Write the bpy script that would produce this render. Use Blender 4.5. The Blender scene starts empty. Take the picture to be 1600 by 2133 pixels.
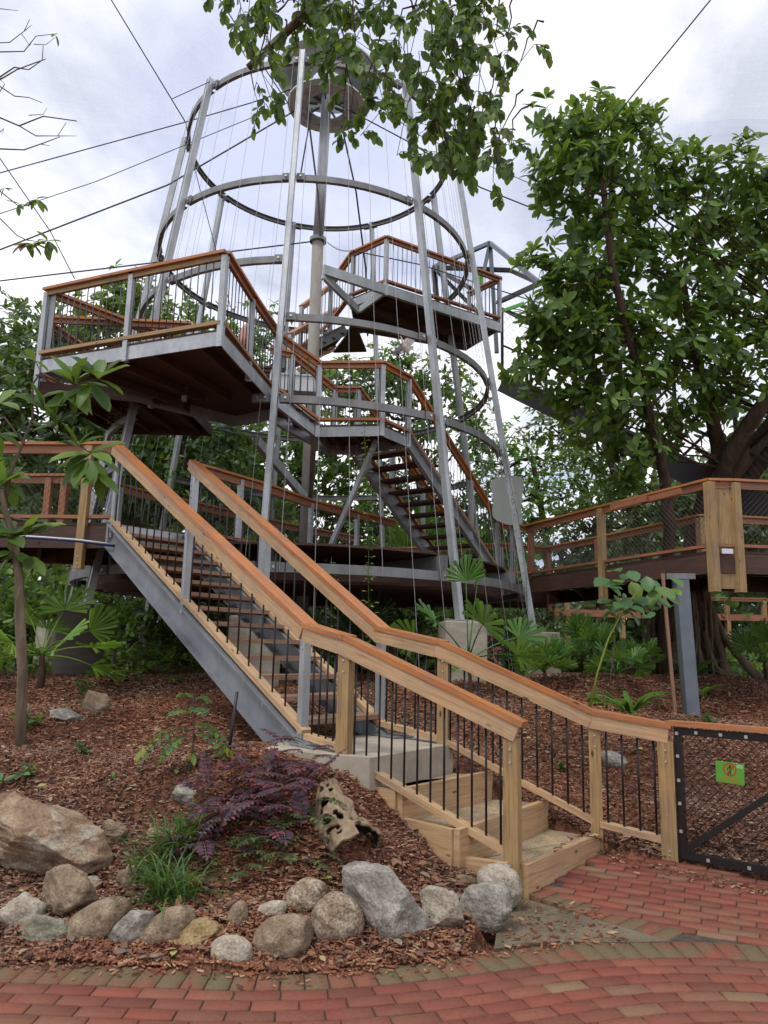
import bpy, math, random
import numpy as np
from mathutils import Vector, Matrix, noise
R = math.radians
random.seed(7); rng = np.random.default_rng(7)
sc = bpy.context.scene
col = sc.collection

# ------------------------------------------------------------------ camera
F_PX, PITCH, ROLL, HC = 1593.0, R(10.39), R(1.26), 1.5
cam_d = bpy.data.cameras.new('camera'); cam = bpy.data.objects.new('camera', cam_d); col.objects.link(cam)
cam_d.sensor_fit = 'HORIZONTAL'; cam_d.sensor_width = 36.0; cam_d.lens = F_PX/1600*36
cam_d.clip_start = 0.05; cam_d.clip_end = 2000
up0 = Vector((0, -math.sin(PITCH), math.cos(PITCH))); fw = Vector((0, math.cos(PITCH), math.sin(PITCH))); X0 = Vector((1, 0, 0))
c_, s_ = math.cos(ROLL), math.sin(ROLL)
rt = X0*c_ + up0*s_; up = -X0*s_ + up0*c_
cam.matrix_world = Matrix(((rt.x, up.x, -fw.x, 0), (rt.y, up.y, -fw.y, 0), (rt.z, up.z, -fw.z, HC), (0, 0, 0, 1)))
sc.camera = cam
sc.render.resolution_x = 768; sc.render.resolution_y = 1024

def ray(x, y):
    u = (x-800)/F_PX; v = -(y-1066.5)/F_PX
    u2 = u*c_-v*s_; v2 = u*s_+v*c_
    return (u2, math.cos(PITCH)-v2*math.sin(PITCH), math.sin(PITCH)+v2*math.cos(PITCH))
def W(x, y, z):          # the point seen at (x, y) of the survey photo that stands at height z
    d = ray(x, y); t = (z-HC)/d[2]; return Vector((d[0]*t, d[1]*t, z))
def WY(x, y, Y):         # the same at distance Y
    d = ray(x, y); t = Y/d[1]; return Vector((d[0]*t, Y, HC+d[2]*t))

# ------------------------------------------------------------------ world and sun
SUN_EL, SUN_AZ = R(62), R(-35)
w = bpy.data.worlds.new("World"); sc.world = w; w.use_nodes = True
nt = w.node_tree; N = nt.nodes; Lk = nt.links; N.clear()
out = N.new('ShaderNodeOutputWorld')
sky = N.new('ShaderNodeTexSky'); sky.sky_type = 'NISHITA'; sky.sun_disc = False
sky.sun_elevation = SUN_EL; sky.sun_rotation = SUN_AZ
bg1 = N.new('ShaderNodeBackground'); bg1.inputs[1].default_value = 0.12
bg2 = N.new('ShaderNodeBackground'); bg2.inputs[1].default_value = 1.5
mx = N.new('ShaderNodeMixShader')
tc = N.new('ShaderNodeTexCoord'); sep = N.new('ShaderNodeSeparateXYZ'); Lk.new(tc.outputs['Generated'], sep.inputs[0])
mz = N.new('ShaderNodeMath'); mz.operation = 'MAXIMUM'; mz.inputs[1].default_value = 0.0; Lk.new(sep.outputs[2], mz.inputs[0])
ma = N.new('ShaderNodeMath'); ma.operation = 'ADD'; ma.inputs[1].default_value = 0.25; Lk.new(mz.outputs[0], ma.inputs[0])
cmb = N.new('ShaderNodeCombineXYZ')
for i in (0, 1):
    dv = N.new('ShaderNodeMath'); dv.operation = 'DIVIDE'; Lk.new(sep.outputs[i], dv.inputs[0]); Lk.new(ma.outputs[0], dv.inputs[1]); Lk.new(dv.outputs[0], cmb.inputs[i])
n1 = N.new('ShaderNodeTexNoise'); n1.inputs['Scale'].default_value = 1.9; n1.inputs['Detail'].default_value = 7; n1.inputs['Roughness'].default_value = .55; n1.inputs['Distortion'].default_value = .35
Lk.new(cmb.outputs[0], n1.inputs['Vector'])
cr = N.new('ShaderNodeValToRGB'); cr.color_ramp.elements[0].position = .36; cr.color_ramp.elements[0].color = (.45, .45, .45, 1)
cr.color_ramp.elements[1].position = .50; cr.color_ramp.elements[1].color = (1, 1, 1, 1)
Lk.new(n1.outputs[0], cr.inputs[0])
n2 = N.new('ShaderNodeTexNoise'); n2.inputs['Scale'].default_value = 1.3; n2.inputs['Detail'].default_value = 6
mp = N.new('ShaderNodeMapping'); mp.inputs['Location'].default_value = (4.3, 1.7, 0); Lk.new(cmb.outputs[0], mp.inputs[0]); Lk.new(mp.outputs[0], n2.inputs['Vector'])
cr2 = N.new('ShaderNodeValToRGB'); e_ = cr2.color_ramp.elements; e_[0].position = .36; e_[0].color = (.46, .50, .66, 1); e_[1].position = .60; e_[1].color = (1, 1, 1, 1); e3 = e_.new(.47); e3.color = (.70, .72, .79, 1)
Lk.new(n2.outputs[0], cr2.inputs[0]); Lk.new(cr2.outputs[0], bg2.inputs[0])
Lk.new(sky.outputs[0], bg1.inputs[0]); Lk.new(cr.outputs[0], mx.inputs[0]); Lk.new(bg1.outputs[0], mx.inputs[1]); Lk.new(bg2.outputs[0], mx.inputs[2])
Lk.new(mx.outputs[0], out.inputs[0])
sun_d = bpy.data.lights.new('sun', 'SUN'); sun = bpy.data.objects.new('sun', sun_d); col.objects.link(sun)
sun_d.energy = 1.9; sun_d.angle = R(12); sun_d.color = (1, .96, .9)
sd = Vector((math.sin(SUN_AZ)*math.cos(SUN_EL), math.cos(SUN_AZ)*math.cos(SUN_EL)*-1, math.sin(SUN_EL)))
sd = Vector((-.35, -.30, .88)).normalized()
sun.rotation_euler = sd.to_track_quat('Z', 'Y').to_euler()
sky.sun_elevation = math.asin(sd.z); sky.sun_rotation = math.atan2(sd.x, sd.y)
sc.view_settings.view_transform = 'Standard'; sc.view_settings.look = 'None'; sc.view_settings.exposure = 0.0; sc.view_settings.gamma = 1.0

# ------------------------------------------------------------------ materials
M = {}
class MatB:
    def __init__(s, name):
        s.m = bpy.data.materials.new(name); s.m.use_nodes = True; s.t = s.m.node_tree; s.N = s.t.nodes; s.L = s.t.links
        s.b = s.N['Principled BSDF']; s.o = s.N['Material Output']; M[name] = s.m
    def node(s, typ, **kw):
        n = s.N.new('ShaderNode'+typ)
        for k, v in kw.items():
            if k in n.inputs: n.inputs[k].default_value = v
            else: setattr(n, k, v)
        return n
    def link(s, a, b): s.L.new(a, b)
    def coord(s, kind='Object', scale=(1, 1, 1)):
        t = s.node('TexCoord'); m = s.node('Mapping'); m.inputs['Scale'].default_value = scale
        s.link(t.outputs[kind], m.inputs[0]); return m.outputs[0]
    def noise(s, vec, scale, detail=4, rough=.55, dist=0):
        n = s.node('TexNoise'); n.inputs['Scale'].default_value = scale; n.inputs['Detail'].default_value = detail
        n.inputs['Roughness'].default_value = rough; n.inputs['Distortion'].default_value = dist
        if vec is not None: s.link(vec, n.inputs['Vector'])
        return n.outputs[0]
    def ramp(s, fac, stops, interp='LINEAR'):
        r = s.node('ValToRGB'); e = r.color_ramp; e.interpolation = interp
        while len(e.elements) < len(stops): e.elements.new(.5)
        for el, (p, c) in zip(e.elements, stops): el.position = p; el.color = (*c, 1) if len(c) == 3 else c
        s.link(fac, r.inputs[0]); return r.outputs[0]
    def mix(s, fac, a, b, mode='MIX'):
        n = s.node('Mix', data_type='RGBA', blend_type=mode)
        for i, v in ((0, fac), (6, a), (7, b)):
            if isinstance(v, (int, float)): n.inputs[i].default_value = v
            elif isinstance(v, tuple): n.inputs[i].default_value = (*v, 1)
            else: s.link(v, n.inputs[i])
        return n.outputs[2]
    def math(s, op, a, b=0.0):
        n = s.node('Math', operation=op)
        for i, v in ((0, a), (1, b)):
            if isinstance(v, (int, float)): n.inputs[i].default_value = v
            else: s.link(v, n.inputs[i])
        return n.outputs[0]
    def col(s, c):
        if isinstance(c, tuple): s.b.inputs['Base Color'].default_value = (*c, 1)
        else: s.link(c, s.b.inputs['Base Color'])
    def set(s, rough=.6, metal=0., spec=.5):
        if isinstance(rough, (int, float)): s.b.inputs['Roughness'].default_value = rough
        else: s.link(rough, s.b.inputs['Roughness'])
        s.b.inputs['Metallic'].default_value = metal; s.b.inputs['Specular IOR Level'].default_value = spec
    def bump(s, h, strength=.3, dist=.01):
        n = s.node('Bump'); n.inputs['Strength'].default_value = strength; n.inputs['Distance'].default_value = dist
        s.link(h, n.inputs['Height']); s.link(n.outputs[0], s.b.inputs['Normal'])
    def rand(s):
        n = s.node('NewGeometry'); return n.outputs['Random Per Island']
    def orand(s):
        n = s.node('ObjectInfo'); return n.outputs['Random']

def wood(name, c1, c2, c3, rough=.55, knots=True):
    m = MatB(name); t = m.node('TexCoord'); mp = m.node('Mapping'); mp.inputs['Scale'].default_value = (1.2, 26, 1)
    off = m.node('CombineXYZ'); r = m.math('MULTIPLY', m.orand(), 37.); m.link(r, off.inputs[0]); m.link(r, off.inputs[1])
    m.link(off.outputs[0], mp.inputs['Location']); m.link(t.outputs['UV'], mp.inputs[0])
    g = m.noise(mp.outputs[0], 2.2, 6, .6, .6)
    c = m.ramp(g, [(.28, c1), (.5, c2), (.74, c3)])
    big = m.noise(m.coord('Object'), 2.3, 5, .65)
    c = m.mix(m.ramp(big, [(.42, (0, 0, 0)), (.66, (.8,)*3)]), c, m.mix(.55, c, tuple(sum(c1)/3*.7+x*.3 for x in c1)))
    if knots:
        mp2 = m.node('Mapping'); mp2.inputs['Scale'].default_value = (3.2, 9, 1); m.link(off.outputs[0], mp2.inputs['Location']); m.link(t.outputs['UV'], mp2.inputs[0])
        v = m.node('TexVoronoi'); v.inputs['Scale'].default_value = 1.0; m.link(mp2.outputs[0], v.inputs['Vector'])
        k = m.ramp(v.outputs['Distance'], [(.05, (1, 1, 1)), (.12, (0, 0, 0))])
        c = m.mix(k, c, tuple(x*.35 for x in c1))
    m.col(c); m.set(rough); m.bump(g, .25, .004)
    return m
wood('rail_timber', (.30, .095, .022), (.47, .17, .045), (.56, .24, .08), .42)
wood('new_pine', (.33, .19, .085), (.52, .33, .17), (.62, .43, .25), .6)
wood('treated_pine', (.19, .115, .04), (.38, .24, .10), (.47, .32, .155), .6)
wood('tread_timber', (.17, .09, .052), (.32, .18, .11), (.41, .26, .17), .7, False)
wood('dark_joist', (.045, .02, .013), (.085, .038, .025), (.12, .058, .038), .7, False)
wood('weathered_rail', (.20, .07, .03), (.34, .13, .055), (.42, .19, .09), .5)

m = MatB('galvanised'); v = m.node('TexVoronoi'); v.inputs['Scale'].default_value = 22; m.link(m.coord('Object'), v.inputs['Vector'])
n = m.noise(m.coord('Object', (1, 1, .35)), 3.5, 6, .65)
c = m.mix(m.ramp(n, [(.3, (0, 0, 0)), (.7, (1, 1, 1))]), (.30, .32, .33), (.50, .52, .53)); c = m.mix(.18, c, m.ramp(v.outputs['Color'], [(0, (.2,)*3), (1, (.8,)*3)]), 'SOFT_LIGHT')
m.col(c); m.set(m.ramp(n, [(.3, (.5,)*3), (.7, (.38,)*3)]), .55)
m = MatB('galvanised_stair'); n = m.noise(m.coord('Object', (1, 1, .5)), 3, 6, .65); m.col(m.ramp(n, [(.3, (.20, .215, .235)), (.7, (.32, .34, .365))])); m.set(.5, .45)
m = MatB('galvanised_dull'); n = m.noise(m.coord('Object', (1, 1, .5)), 4, 5, .6)
m.col(m.ramp(n, [(.3, (.17, .175, .175)), (.7, (.27, .275, .27))])); m.set(.55, .4)
m = MatB('black_steel'); m.col((.018, .015, .015)); m.set(.4, .2)
m = MatB('baluster_steel'); m.col((.07, .072, .075)); m.set(.45, .5)
m = MatB('zinc_fitting'); m.col((.62, .63, .64)); m.set(.35, .7)
m = MatB('wire_mesh'); m.col((.13, .125, .12)); m.set(.5, .6)
m = MatB('steel_wire'); m.col((.45, .45, .44)); m.set(.45, .5)
m = MatB('cable_black'); m.col((.03, .031, .035)); m.set(.6)
m = MatB('grey_paint'); n = m.noise(m.coord('Object'), 5, 4); m.col(m.ramp(n, [(.3, (.12, .145, .175)), (.7, (.17, .195, .23))])); m.set(.45)

m = MatB('concrete'); n = m.noise(m.coord('Object', (1, 1, 2.5)), 2.6, 8, .65); n2_ = m.noise(m.coord('Object'), 40, 3)
c = m.ramp(n, [(.25, (.16, .14, .10)), (.45, (.32, .29, .22)), (.75, (.45, .42, .35))]); c = m.mix(.25, c, n2_, 'OVERLAY'); m.col(c); m.set(.85); m.bump(n2_, .3, .005)
m = MatB('mast_weathered'); n = m.noise(m.coord('Object', (1, 1, .4)), 3, 7, .65); m.col(m.ramp(n, [(.3, (.20, .18, .155)), (.7, (.36, .335, .30))])); m.set(.8)
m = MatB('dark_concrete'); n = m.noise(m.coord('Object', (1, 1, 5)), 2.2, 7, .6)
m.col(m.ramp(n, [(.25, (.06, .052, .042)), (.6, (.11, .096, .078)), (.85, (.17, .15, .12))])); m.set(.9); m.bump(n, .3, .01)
m = MatB('slab_concrete'); n = m.noise(m.coord('Object'), 5, 8, .65)
m.col(m.ramp(n, [(.25, (.30, .25, .18)), (.7, (.48, .43, .35))])); m.set(.85); m.bump(n, .2, .004)
m = MatB('mossy_concrete'); n = m.noise(m.coord('Object'), 4, 9, .75); n3 = m.noise(m.coord('Object'), 60, 3)
c = m.ramp(n, [(.3, (.07, .052, .03)), (.5, (.14, .11, .068)), (.7, (.20, .155, .105))]); m.col(m.mix(.55, c, n3, 'OVERLAY')); m.set(.9); m.bump(n3, .4, .004)
m = MatB('gravel'); v = m.node('TexVoronoi'); v.inputs['Scale'].default_value = 110; m.link(m.coord('Object'), v.inputs['Vector'])
c = m.mix(.5, m.ramp(m.noise(m.coord('Object'), 7, 6), [(.3, (.24, .17, .10)), (.7, (.42, .33, .21))]), v.outputs['Color'], 'SOFT_LIGHT'); m.col(c); m.set(.95); m.bump(v.outputs['Distance'], .5, .006)
m = MatB('brick'); r_ = m.rand(); n = m.noise(m.coord('Object'), 1.1, 4); f = m.noise(m.coord('Object'), 55, 4)
c = m.ramp(r_, [(0, (.15, .048, .032)), (.25, (.225, .062, .040)), (.5, (.185, .064, .042)), (.75, (.245, .072, .045)), (.93, (.22, .085, .052)), (.975, (.20, .10, .058)), (1, (.23, .145, .08))])
moss = m.ramp(n, [(.52, (0, 0, 0)), (.72, (.6, .6, .6))]); c = m.mix(moss, c, (.18, .12, .066)); c = m.mix(.45, c, f, 'SOFT_LIGHT')
st = m.ramp(m.noise(m.coord('Object'), 9, 6, .7), [(.55, (0, 0, 0)), (.72, (.6, .6, .6))]); c = m.mix(st, c, m.mix(.5, c, (.12, .07, .05)))
m.col(c); m.set(m.ramp(f, [(.3, (.62,)*3), (.7, (.9,)*3)]), 0, .35); m.bump(f, .35, .003)
m = MatB('brick_moss'); r_ = m.rand(); n = m.noise(m.coord('Object'), 5, 5); f = m.noise(m.coord('Object'), 55, 4)
c = m.ramp(r_, [(0, (.22, .065, .042)), (.5, (.19, .08, .047)), (.8, (.16, .10, .055)), (1, (.145, .10, .055))]); c = m.mix(m.ramp(n, [(.42, (0, 0, 0)), (.62, (.8, .8, .8))]), c, (.12, .11, .055)); c = m.mix(.45, c, f, 'SOFT_LIGHT')
m.col(c); m.set(.85, 0, .35); m.bump(f, .35, .003)
m = MatB('joint_sand'); m.col(m.ramp(m.noise(m.coord('Object'), 30, 4), [(.3, (.035, .028, .02)), (.7, (.09, .07, .045))])); m.set(.95)
m = MatB('mulch_soil'); v = m.node('TexVoronoi'); v.inputs['Scale'].default_value = 42; v.inputs['Randomness'].default_value = 1
mpp = m.coord('Object', (1, .55, 1)); m.link(mpp, v.inputs['Vector'])
c = m.mix(.75, m.ramp(m.noise(m.coord('Object'), 1.0, 6), [(.3, (.05, .025, .017)), (.7, (.13, .05, .03))]), m.ramp(v.outputs['Color'], [(0, (.04, .02, .012)), (.6, (.19, .08, .045)), (1, (.30, .15, .09))]))
m.col(c); m.set(.95, 0, .2); m.bump(v.outputs['Distance'], .9, .02)
m = MatB('mulch_chip'); r_ = m.rand(); n = m.noise(m.coord('Object'), .55, 4)
c = m.ramp(r_, [(0, (.05, .02, .012)), (.25, (.15, .048, .025)), (.5, (.26, .09, .044)), (.72, (.20, .095, .055)), (.88, (.35, .17, .09)), (1, (.42, .29, .18))])
c2 = m.ramp(r_, [(0, (.03, .017, .012)), (.3, (.10, .045, .03)), (.6, (.18, .09, .057)), (.85, (.26, .15, .095)), (1, (.36, .25, .17))])
c = m.mix(m.ramp(n, [(.42, (0, 0, 0)), (.6, (1, 1, 1))]), c, c2); m.col(c); m.set(.85, 0, .3)
m = MatB('litter_leaf'); r_ = m.rand(); m.col(m.ramp(r_, [(0, (.09, .05, .04)), (.35, (.20, .09, .05)), (.6, (.28, .14, .07)), (.8, (.16, .12, .10)), (.93, (.33, .24, .16)), (1, (.30, .32, .10))])); m.set(.65, 0, .4)

def leafmat(name, stops, trans=.35, rough=.38, tcol=(.35, .5, .06)):
    m = MatB(name); r = m.rand(); c = m.ramp(r, stops); m.col(c); m.set(rough, 0, .45)
    tr = m.node('BsdfTranslucent'); m.link(m.mix(.5, c, tcol, 'MIX'), tr.inputs[0])
    ms = m.node('MixShader'); ms.inputs[0].default_value = trans; m.link(m.b.outputs[0], ms.inputs[1]); m.link(tr.outputs[0], ms.inputs[2]); m.link(ms.outputs[0], m.o.inputs[0])
leafmat('leaf_fig', [(0, (.024, .058, .014)), (.35, (.055, .12, .022)), (.7, (.11, .21, .034)), (1, (.20, .32, .055))], .36, .46)
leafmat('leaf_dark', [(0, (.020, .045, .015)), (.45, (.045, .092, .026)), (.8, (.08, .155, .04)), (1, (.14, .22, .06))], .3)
leafmat('leaf_hang', [(0, (.015, .036, .009)), (.4, (.042, .092, .016)), (.75, (.095, .185, .026)), (.95, (.15, .26, .04)), (1, (.14, .10, .03))], .38, .5, (.40, .58, .04))
leafmat('leaf_bright', [(0, (.07, .15, .025)), (.5, (.12, .24, .04)), (1, (.20, .36, .06))], .4, .4)
leafmat('leaf_palm', [(0, (.045, .12, .025)), (.5, (.09, .22, .04)), (1, (.16, .32, .07))], .4, .35)
leafmat('leaf_palm_light', [(0, (.14, .28, .035)), (.5, (.24, .44, .06)), (1, (.34, .54, .10))], .45, .35)
leafmat('leaf_bluegreen', [(0, (.05, .12, .05)), (.5, (.08, .19, .07)), (1, (.20, .30, .04))], .35, .4)
leafmat('leaf_grass', [(0, (.025, .065, .014)), (.6, (.055, .13, .025)), (1, (.14, .24, .06))], .3, .4)
leafmat('leaf_purple', [(0, (.04, .027, .044)), (.5, (.085, .052, .074)), (.85, (.15, .062, .085)), (1, (.36, .08, .09))], .3, .35, (.5, .1, .1))
leafmat('leaf_vine', [(0, (.14, .20, .05)), (.6, (.24, .30, .07)), (1, (.34, .38, .12))], .4, .5)
leafmat('leaf_yellow', [(0, (.16, .26, .05)), (.5, (.30, .38, .07)), (1, (.42, .36, .08))], .4, .4)
leafmat('leaf_brown', [(0, (.08, .03, .02)), (1, (.18, .07, .04))], .2, .5, (.3, .1, .05))
leafmat('leaf_pink', [(0, (.35, .13, .10)), (1, (.50, .24, .18))], .3, .5, (.6, .2, .15))
def bark(name, a, b, c3, sc_=6):
    m = MatB(name); n = m.noise(m.coord('Object', (1, 1, .22)), sc_, 8, .65, .8); m.col(m.ramp(n, [(.3, a), (.55, b), (.8, c3)])); m.set(.9, 0, .2); m.bump(n, .6, .02)
bark('bark_brown', (.03, .02, .014), (.075, .05, .034), (.14, .10, .07))
bark('bark_grey', (.09, .065, .045), (.19, .145, .10), (.30, .24, .17), 9)
bark('bark_twig', (.06, .045, .035), (.14, .11, .085), (.22, .18, .14), 12)
bark('driftwood', (.14, .095, .06), (.30, .225, .15), (.42, .34, .25), 7)
m = MatB('log_inside_shade'); m.col((.018, .012, .009)); m.set(.95)  # inner skin of the log: shade of the hollow put into its colour
def rockmat(name, a, b, c3, sc_=3.2, rough=.8, speck=.35, bs=.5):
    m = MatB(name); co = m.coord('Object'); n = m.noise(co, sc_, 10, .68, .5); f = m.noise(co, 70, 3, .6); big = m.noise(co, sc_*.5, 3)
    c = m.ramp(n, [(.36, a), (.5, b), (.63, c3)]); st2 = m.ramp(m.noise(m.coord('Object', (1, 1, 2.2)), sc_*.55, 6, .7, .8), [(.50, (0, 0, 0)), (.60, (.65,)*3)]); c = m.mix(st2, c, tuple(x*.62 for x in a)); c = m.mix(speck, c, m.ramp(f, [(.35, (.15,)*3), (.65, (.9,)*3)]), 'OVERLAY')
    v = m.node('TexVoronoi'); v.feature = 'DISTANCE_TO_EDGE'; v.inputs['Scale'].default_value = sc_*.9; m.link(m.mix(.35, co, m.noise(co, 3, 4)), v.inputs['Vector'])
    cr_ = m.ramp(v.outputs['Distance'], [(0, (.55,)*3), (.015, (0,)*3)]); c = m.mix(cr_, c, tuple(x*.4 for x in a))
    m.col(c); m.set(rough, 0, .3); m.bump(m.mix(.3, n, f), min(1, bs*1.6), .03)
rockmat('rock_grey', (.15, .145, .13), (.27, .26, .235), (.40, .385, .35))
rockmat('rock_brown', (.12, .082, .05), (.24, .175, .115), (.36, .285, .20))
rockmat('rock_ochre', (.17, .11, .045), (.30, .21, .10), (.40, .31, .18))
rockmat('rock_pale', (.22, .18, .13), (.39, .34, .265), (.54, .49, .40))
rockmat('rock_granite', (.15, .10, .06), (.31, .24, .17), (.50, .43, .34), 5, .9, .6, .8)
rockmat('rock_tan', (.15, .095, .055), (.30, .205, .13), (.40, .37, .30), 2.6)
rockmat('rock_slate', (.15, .135, .11), (.30, .275, .235), (.45, .42, .365), 4.5)
rockmat('rock_green', (.13, .13, .085), (.22, .21, .15), (.32, .30, .23))

m = MatB('net_fabric'); co = m.coord('UV', (900, 7, 1)); n = m.noise(co, 1, 3, .6); n2b = m.noise(m.coord('UV', (7, 60, 1)), 3, 4)
a_ = m.ramp(n, [(.36, (.16,)*3), (.64, (.34,)*3)]); a_ = m.mix(.4, a_, n2b, 'OVERLAY')
tr = m.node('BsdfTransparent'); dfs = m.node('BsdfTranslucent'); dfs.inputs[0].default_value = (.62, .62, .66, 1)
ms = m.node('MixShader'); m.link(a_, ms.inputs[0]); m.link(tr.outputs[0], ms.inputs[1]); m.link(dfs.outputs[0], ms.inputs[2]); m.link(ms.outputs[0], m.o.inputs[0])
m = MatB('net_fabric_far'); a_ = m.ramp(m.noise(m.coord('UV', (500, 5, 1)), 1, 3, .6), [(.35, (.05,)*3), (.65, (.14,)*3)])
tr = m.node('BsdfTransparent'); dfs = m.node('BsdfTranslucent'); dfs.inputs[0].default_value = (.7, .7, .74, 1)
ms = m.node('MixShader'); m.link(a_, ms.inputs[0]); m.link(tr.outputs[0], ms.inputs[1]); m.link(dfs.outputs[0], ms.inputs[2]); m.link(ms.outputs[0], m.o.inputs[0])
m = MatB('frosted_panel'); m.col((.36, .40, .36)); m.set(.45)
m = MatB('hub_plate'); n = m.noise(m.coord('Object'), 9, 4); m.col(m.ramp(n, [(.35, (.33, .35, .40)), (.65, (.60, .62, .68))])); m.set(.6)
m = MatB('white_paint'); m.col((.62, .64, .64)); m.set(.5)
m = MatB('sign_green'); m.col((.10, .33, .035)); m.set(.4)
m = MatB('sign_red'); m.col((.42, .045, .015)); m.set(.4)
m = MatB('sign_orange'); m.col((.45, .24, .03)); m.set(.4)
m = MatB('sign_black'); m.col((.012, .014, .02)); m.set(.4)
m = MatB('pale_green_print'); m.col((.3, .55, .25)); m.set(.5)
m = MatB('green_panel'); m.col((.13, .42, .07)); m.set(.5)
m = MatB('red_paint'); m.col((.45, .07, .05)); m.set(.5)
m = MatB('blue_pipe'); m.col((.025, .06, .30)); m.set(.35)
m = MatB('pink_plastic'); m.col((.62, .33, .27)); m.set(.6)
m = MatB('feather_pale'); n = m.noise(m.coord('Object', (1, 1, 1)), 30, 3); m.col(m.ramp(n, [(.3, (.28, .24, .21)), (.7, (.55, .50, .46))])); m.set(.8)
m = MatB('feather_dark'); n = m.noise(m.coord('Object'), 30, 3); m.col(m.ramp(n, [(.3, (.12, .10, .10)), (.7, (.26, .23, .23))])); m.set(.8)

# ------------------------------------------------------------------ mesh helpers
ORG = {}
def link(o, parent=None):
    col.objects.link(o)
    if parent is not None: o.parent = parent
    return o
def tag(o, label=None, cat=None, group=None, kind=None):
    if label: o['label'] = label
    if cat: o['category'] = cat
    if group: o['group'] = group
    if kind: o['kind'] = kind
    return o
def thing(name, label, cat, loc=(0, 0, 0), group=None):
    o = bpy.data.objects.new(name, None); o.location = loc; o.empty_display_size = .1; link(o)
    ORG[o.name] = Vector(loc); return tag(o, label, cat, group)
def base_of(p):
    return ORG.get(p.name, Vector((0, 0, 0))) if p is not None else Vector((0, 0, 0))
def finish(me, name, mat, parent=None, smooth=False, origin=None):
    if smooth: me.polygons.foreach_set('use_smooth', [True]*len(me.polygons))
    for mm in (mat if isinstance(mat, (list, tuple)) else [mat]): me.materials.append(M[mm])
    o = bpy.data.objects.new(name, me); link(o, parent)
    if parent is None and origin is not None: o.location = origin
    ORG[o.name] = base_of(parent) if parent is not None else Vector(origin or (0, 0, 0))
    me.update(); return o
class MB:
    def __init__(s): s.v = []; s.f = []; s.uv = []; s.mi = []
    def face(s, idx, uv=None, mi=0): s.f.append(idx); s.uv.append(uv or [(0, 0)]*len(idx)); s.mi.append(mi)
    def beam(s, p0, p1, w, h, upv=(0, 0, 1), off=(0, 0), ext=0.0, mi=0):
        p0 = Vector(p0); p1 = Vector(p1); d = p1-p0; L = d.length
        if L < 1e-6: return s
        d /= L; p0 = p0-d*ext; p1 = p1+d*ext; L += 2*ext
        side = d.cross(Vector(upv))
        if side.length < 1e-4: side = Vector((1, 0, 0))
        side.normalize(); u = side.cross(d).normalized()
        o = side*off[0]+u*off[1]; b = len(s.v)
        for p in (p0, p1):
            for a, c in ((-1, -1), (1, -1), (1, 1), (-1, 1)): s.v.append(p+o+side*(a*w/2)+u*(c*h/2))
        r = random.random()*5
        for i in range(4):
            j = (i+1) % 4; dim = w if i % 2 == 0 else h
            s.face((b+i, b+j, b+4+j, b+4+i), [(r, i*.3), (r, i*.3+dim), (r+L, i*.3+dim), (r+L, i*.3)], mi)
        s.face((b+3, b+2, b+1, b), [(0, 0), (.02, 0), (.02, w), (0, w)], mi); s.face((b+4, b+5, b+6, b+7), [(0, 0), (.02, 0), (.02, w), (0, w)], mi)
        return s
    def box(s, c, size, rz=0.0, mi=0):
        c = Vector(c); d = Vector((math.cos(rz), math.sin(rz), 0))*size[0]/2
        return s.beam(c-d, c+d, size[1], size[2], mi=mi)
    def tube(s, pts, r, n=8, cap=True, mi=0):
        pts = [Vector(p) for p in pts]; rs = r if isinstance(r, (list, tuple)) else [r]*len(pts); b = len(s.v)
        prev = None; acc = 0
        for i, p in enumerate(pts):
            t = (pts[min(i+1, len(pts)-1)]-pts[max(i-1, 0)]).normalized()
            if prev is None:
                a = Vector((0, 0, 1)) if abs(t.z) < .9 else Vector((1, 0, 0)); x = t.cross(a).normalized()
            else:
                x = prev-t*prev.dot(t); x = x.normalized() if x.length > 1e-5 else t.orthogonal().normalized()
            prev = x; y = t.cross(x)
            for k in range(n):
                an = 2*math.pi*k/n; s.v.append(p+(x*math.cos(an)+y*math.sin(an))*rs[i])
        for i in range(len(pts)-1):
            L = (pts[i+1]-pts[i]).length
            for k in range(n):
                k2 = (k+1) % n
                s.face((b+i*n+k, b+i*n+k2, b+(i+1)*n+k2, b+(i+1)*n+k), [(acc, k/n), (acc, (k+1)/n), (acc+L, (k+1)/n), (acc+L, k/n)], mi)
            acc += L
        if cap and n > 2:
            s.face(tuple(b+k for k in reversed(range(n))), None, mi); e = b+(len(pts)-1)*n; s.face(tuple(e+k for k in range(n)), None, mi)
        return s
    def prism(s, poly, z0, z1, mi=0):
        b = len(s.v); n = len(poly)
        ar = sum(poly[i][0]*poly[(i+1) % n][1]-poly[(i+1) % n][0]*poly[i][1] for i in range(n))
        if ar < 0: poly = poly[::-1]
        for z in (z0, z1):
            for p in poly: s.v.append(Vector((p[0], p[1], z)))
        s.face(tuple(b+i for i in reversed(range(n))), [(poly[i][0], poly[i][1]) for i in reversed(range(n))], mi)
        s.face(tuple(b+n+i for i in range(n)), [(p[0], p[1]) for p in poly], mi)
        for i in range(n):
            j = (i+1) % n; s.face((b+i, b+j, b+n+j, b+n+i), [(0, z0), (1, z0), (1, z1), (0, z1)], mi)
        return s
    def channel(s, p0, p1, depth, flange, t=.012, side=1, mi=0):   # a rolled steel channel: web and two flanges
        p0 = Vector(p0); p1 = Vector(p1); d = (p1-p0).normalized(); sd_ = d.cross(Vector((0, 0, 1))).normalized()
        s.beam(p0, p1, t, depth, mi=mi)
        s.beam(p0, p1, flange, t, off=(side*(flange/2+t/2), depth/2-t/2), mi=mi)
        s.beam(p0, p1, flange, t, off=(side*(flange/2+t/2), -depth/2+t/2), mi=mi); return s
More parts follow.
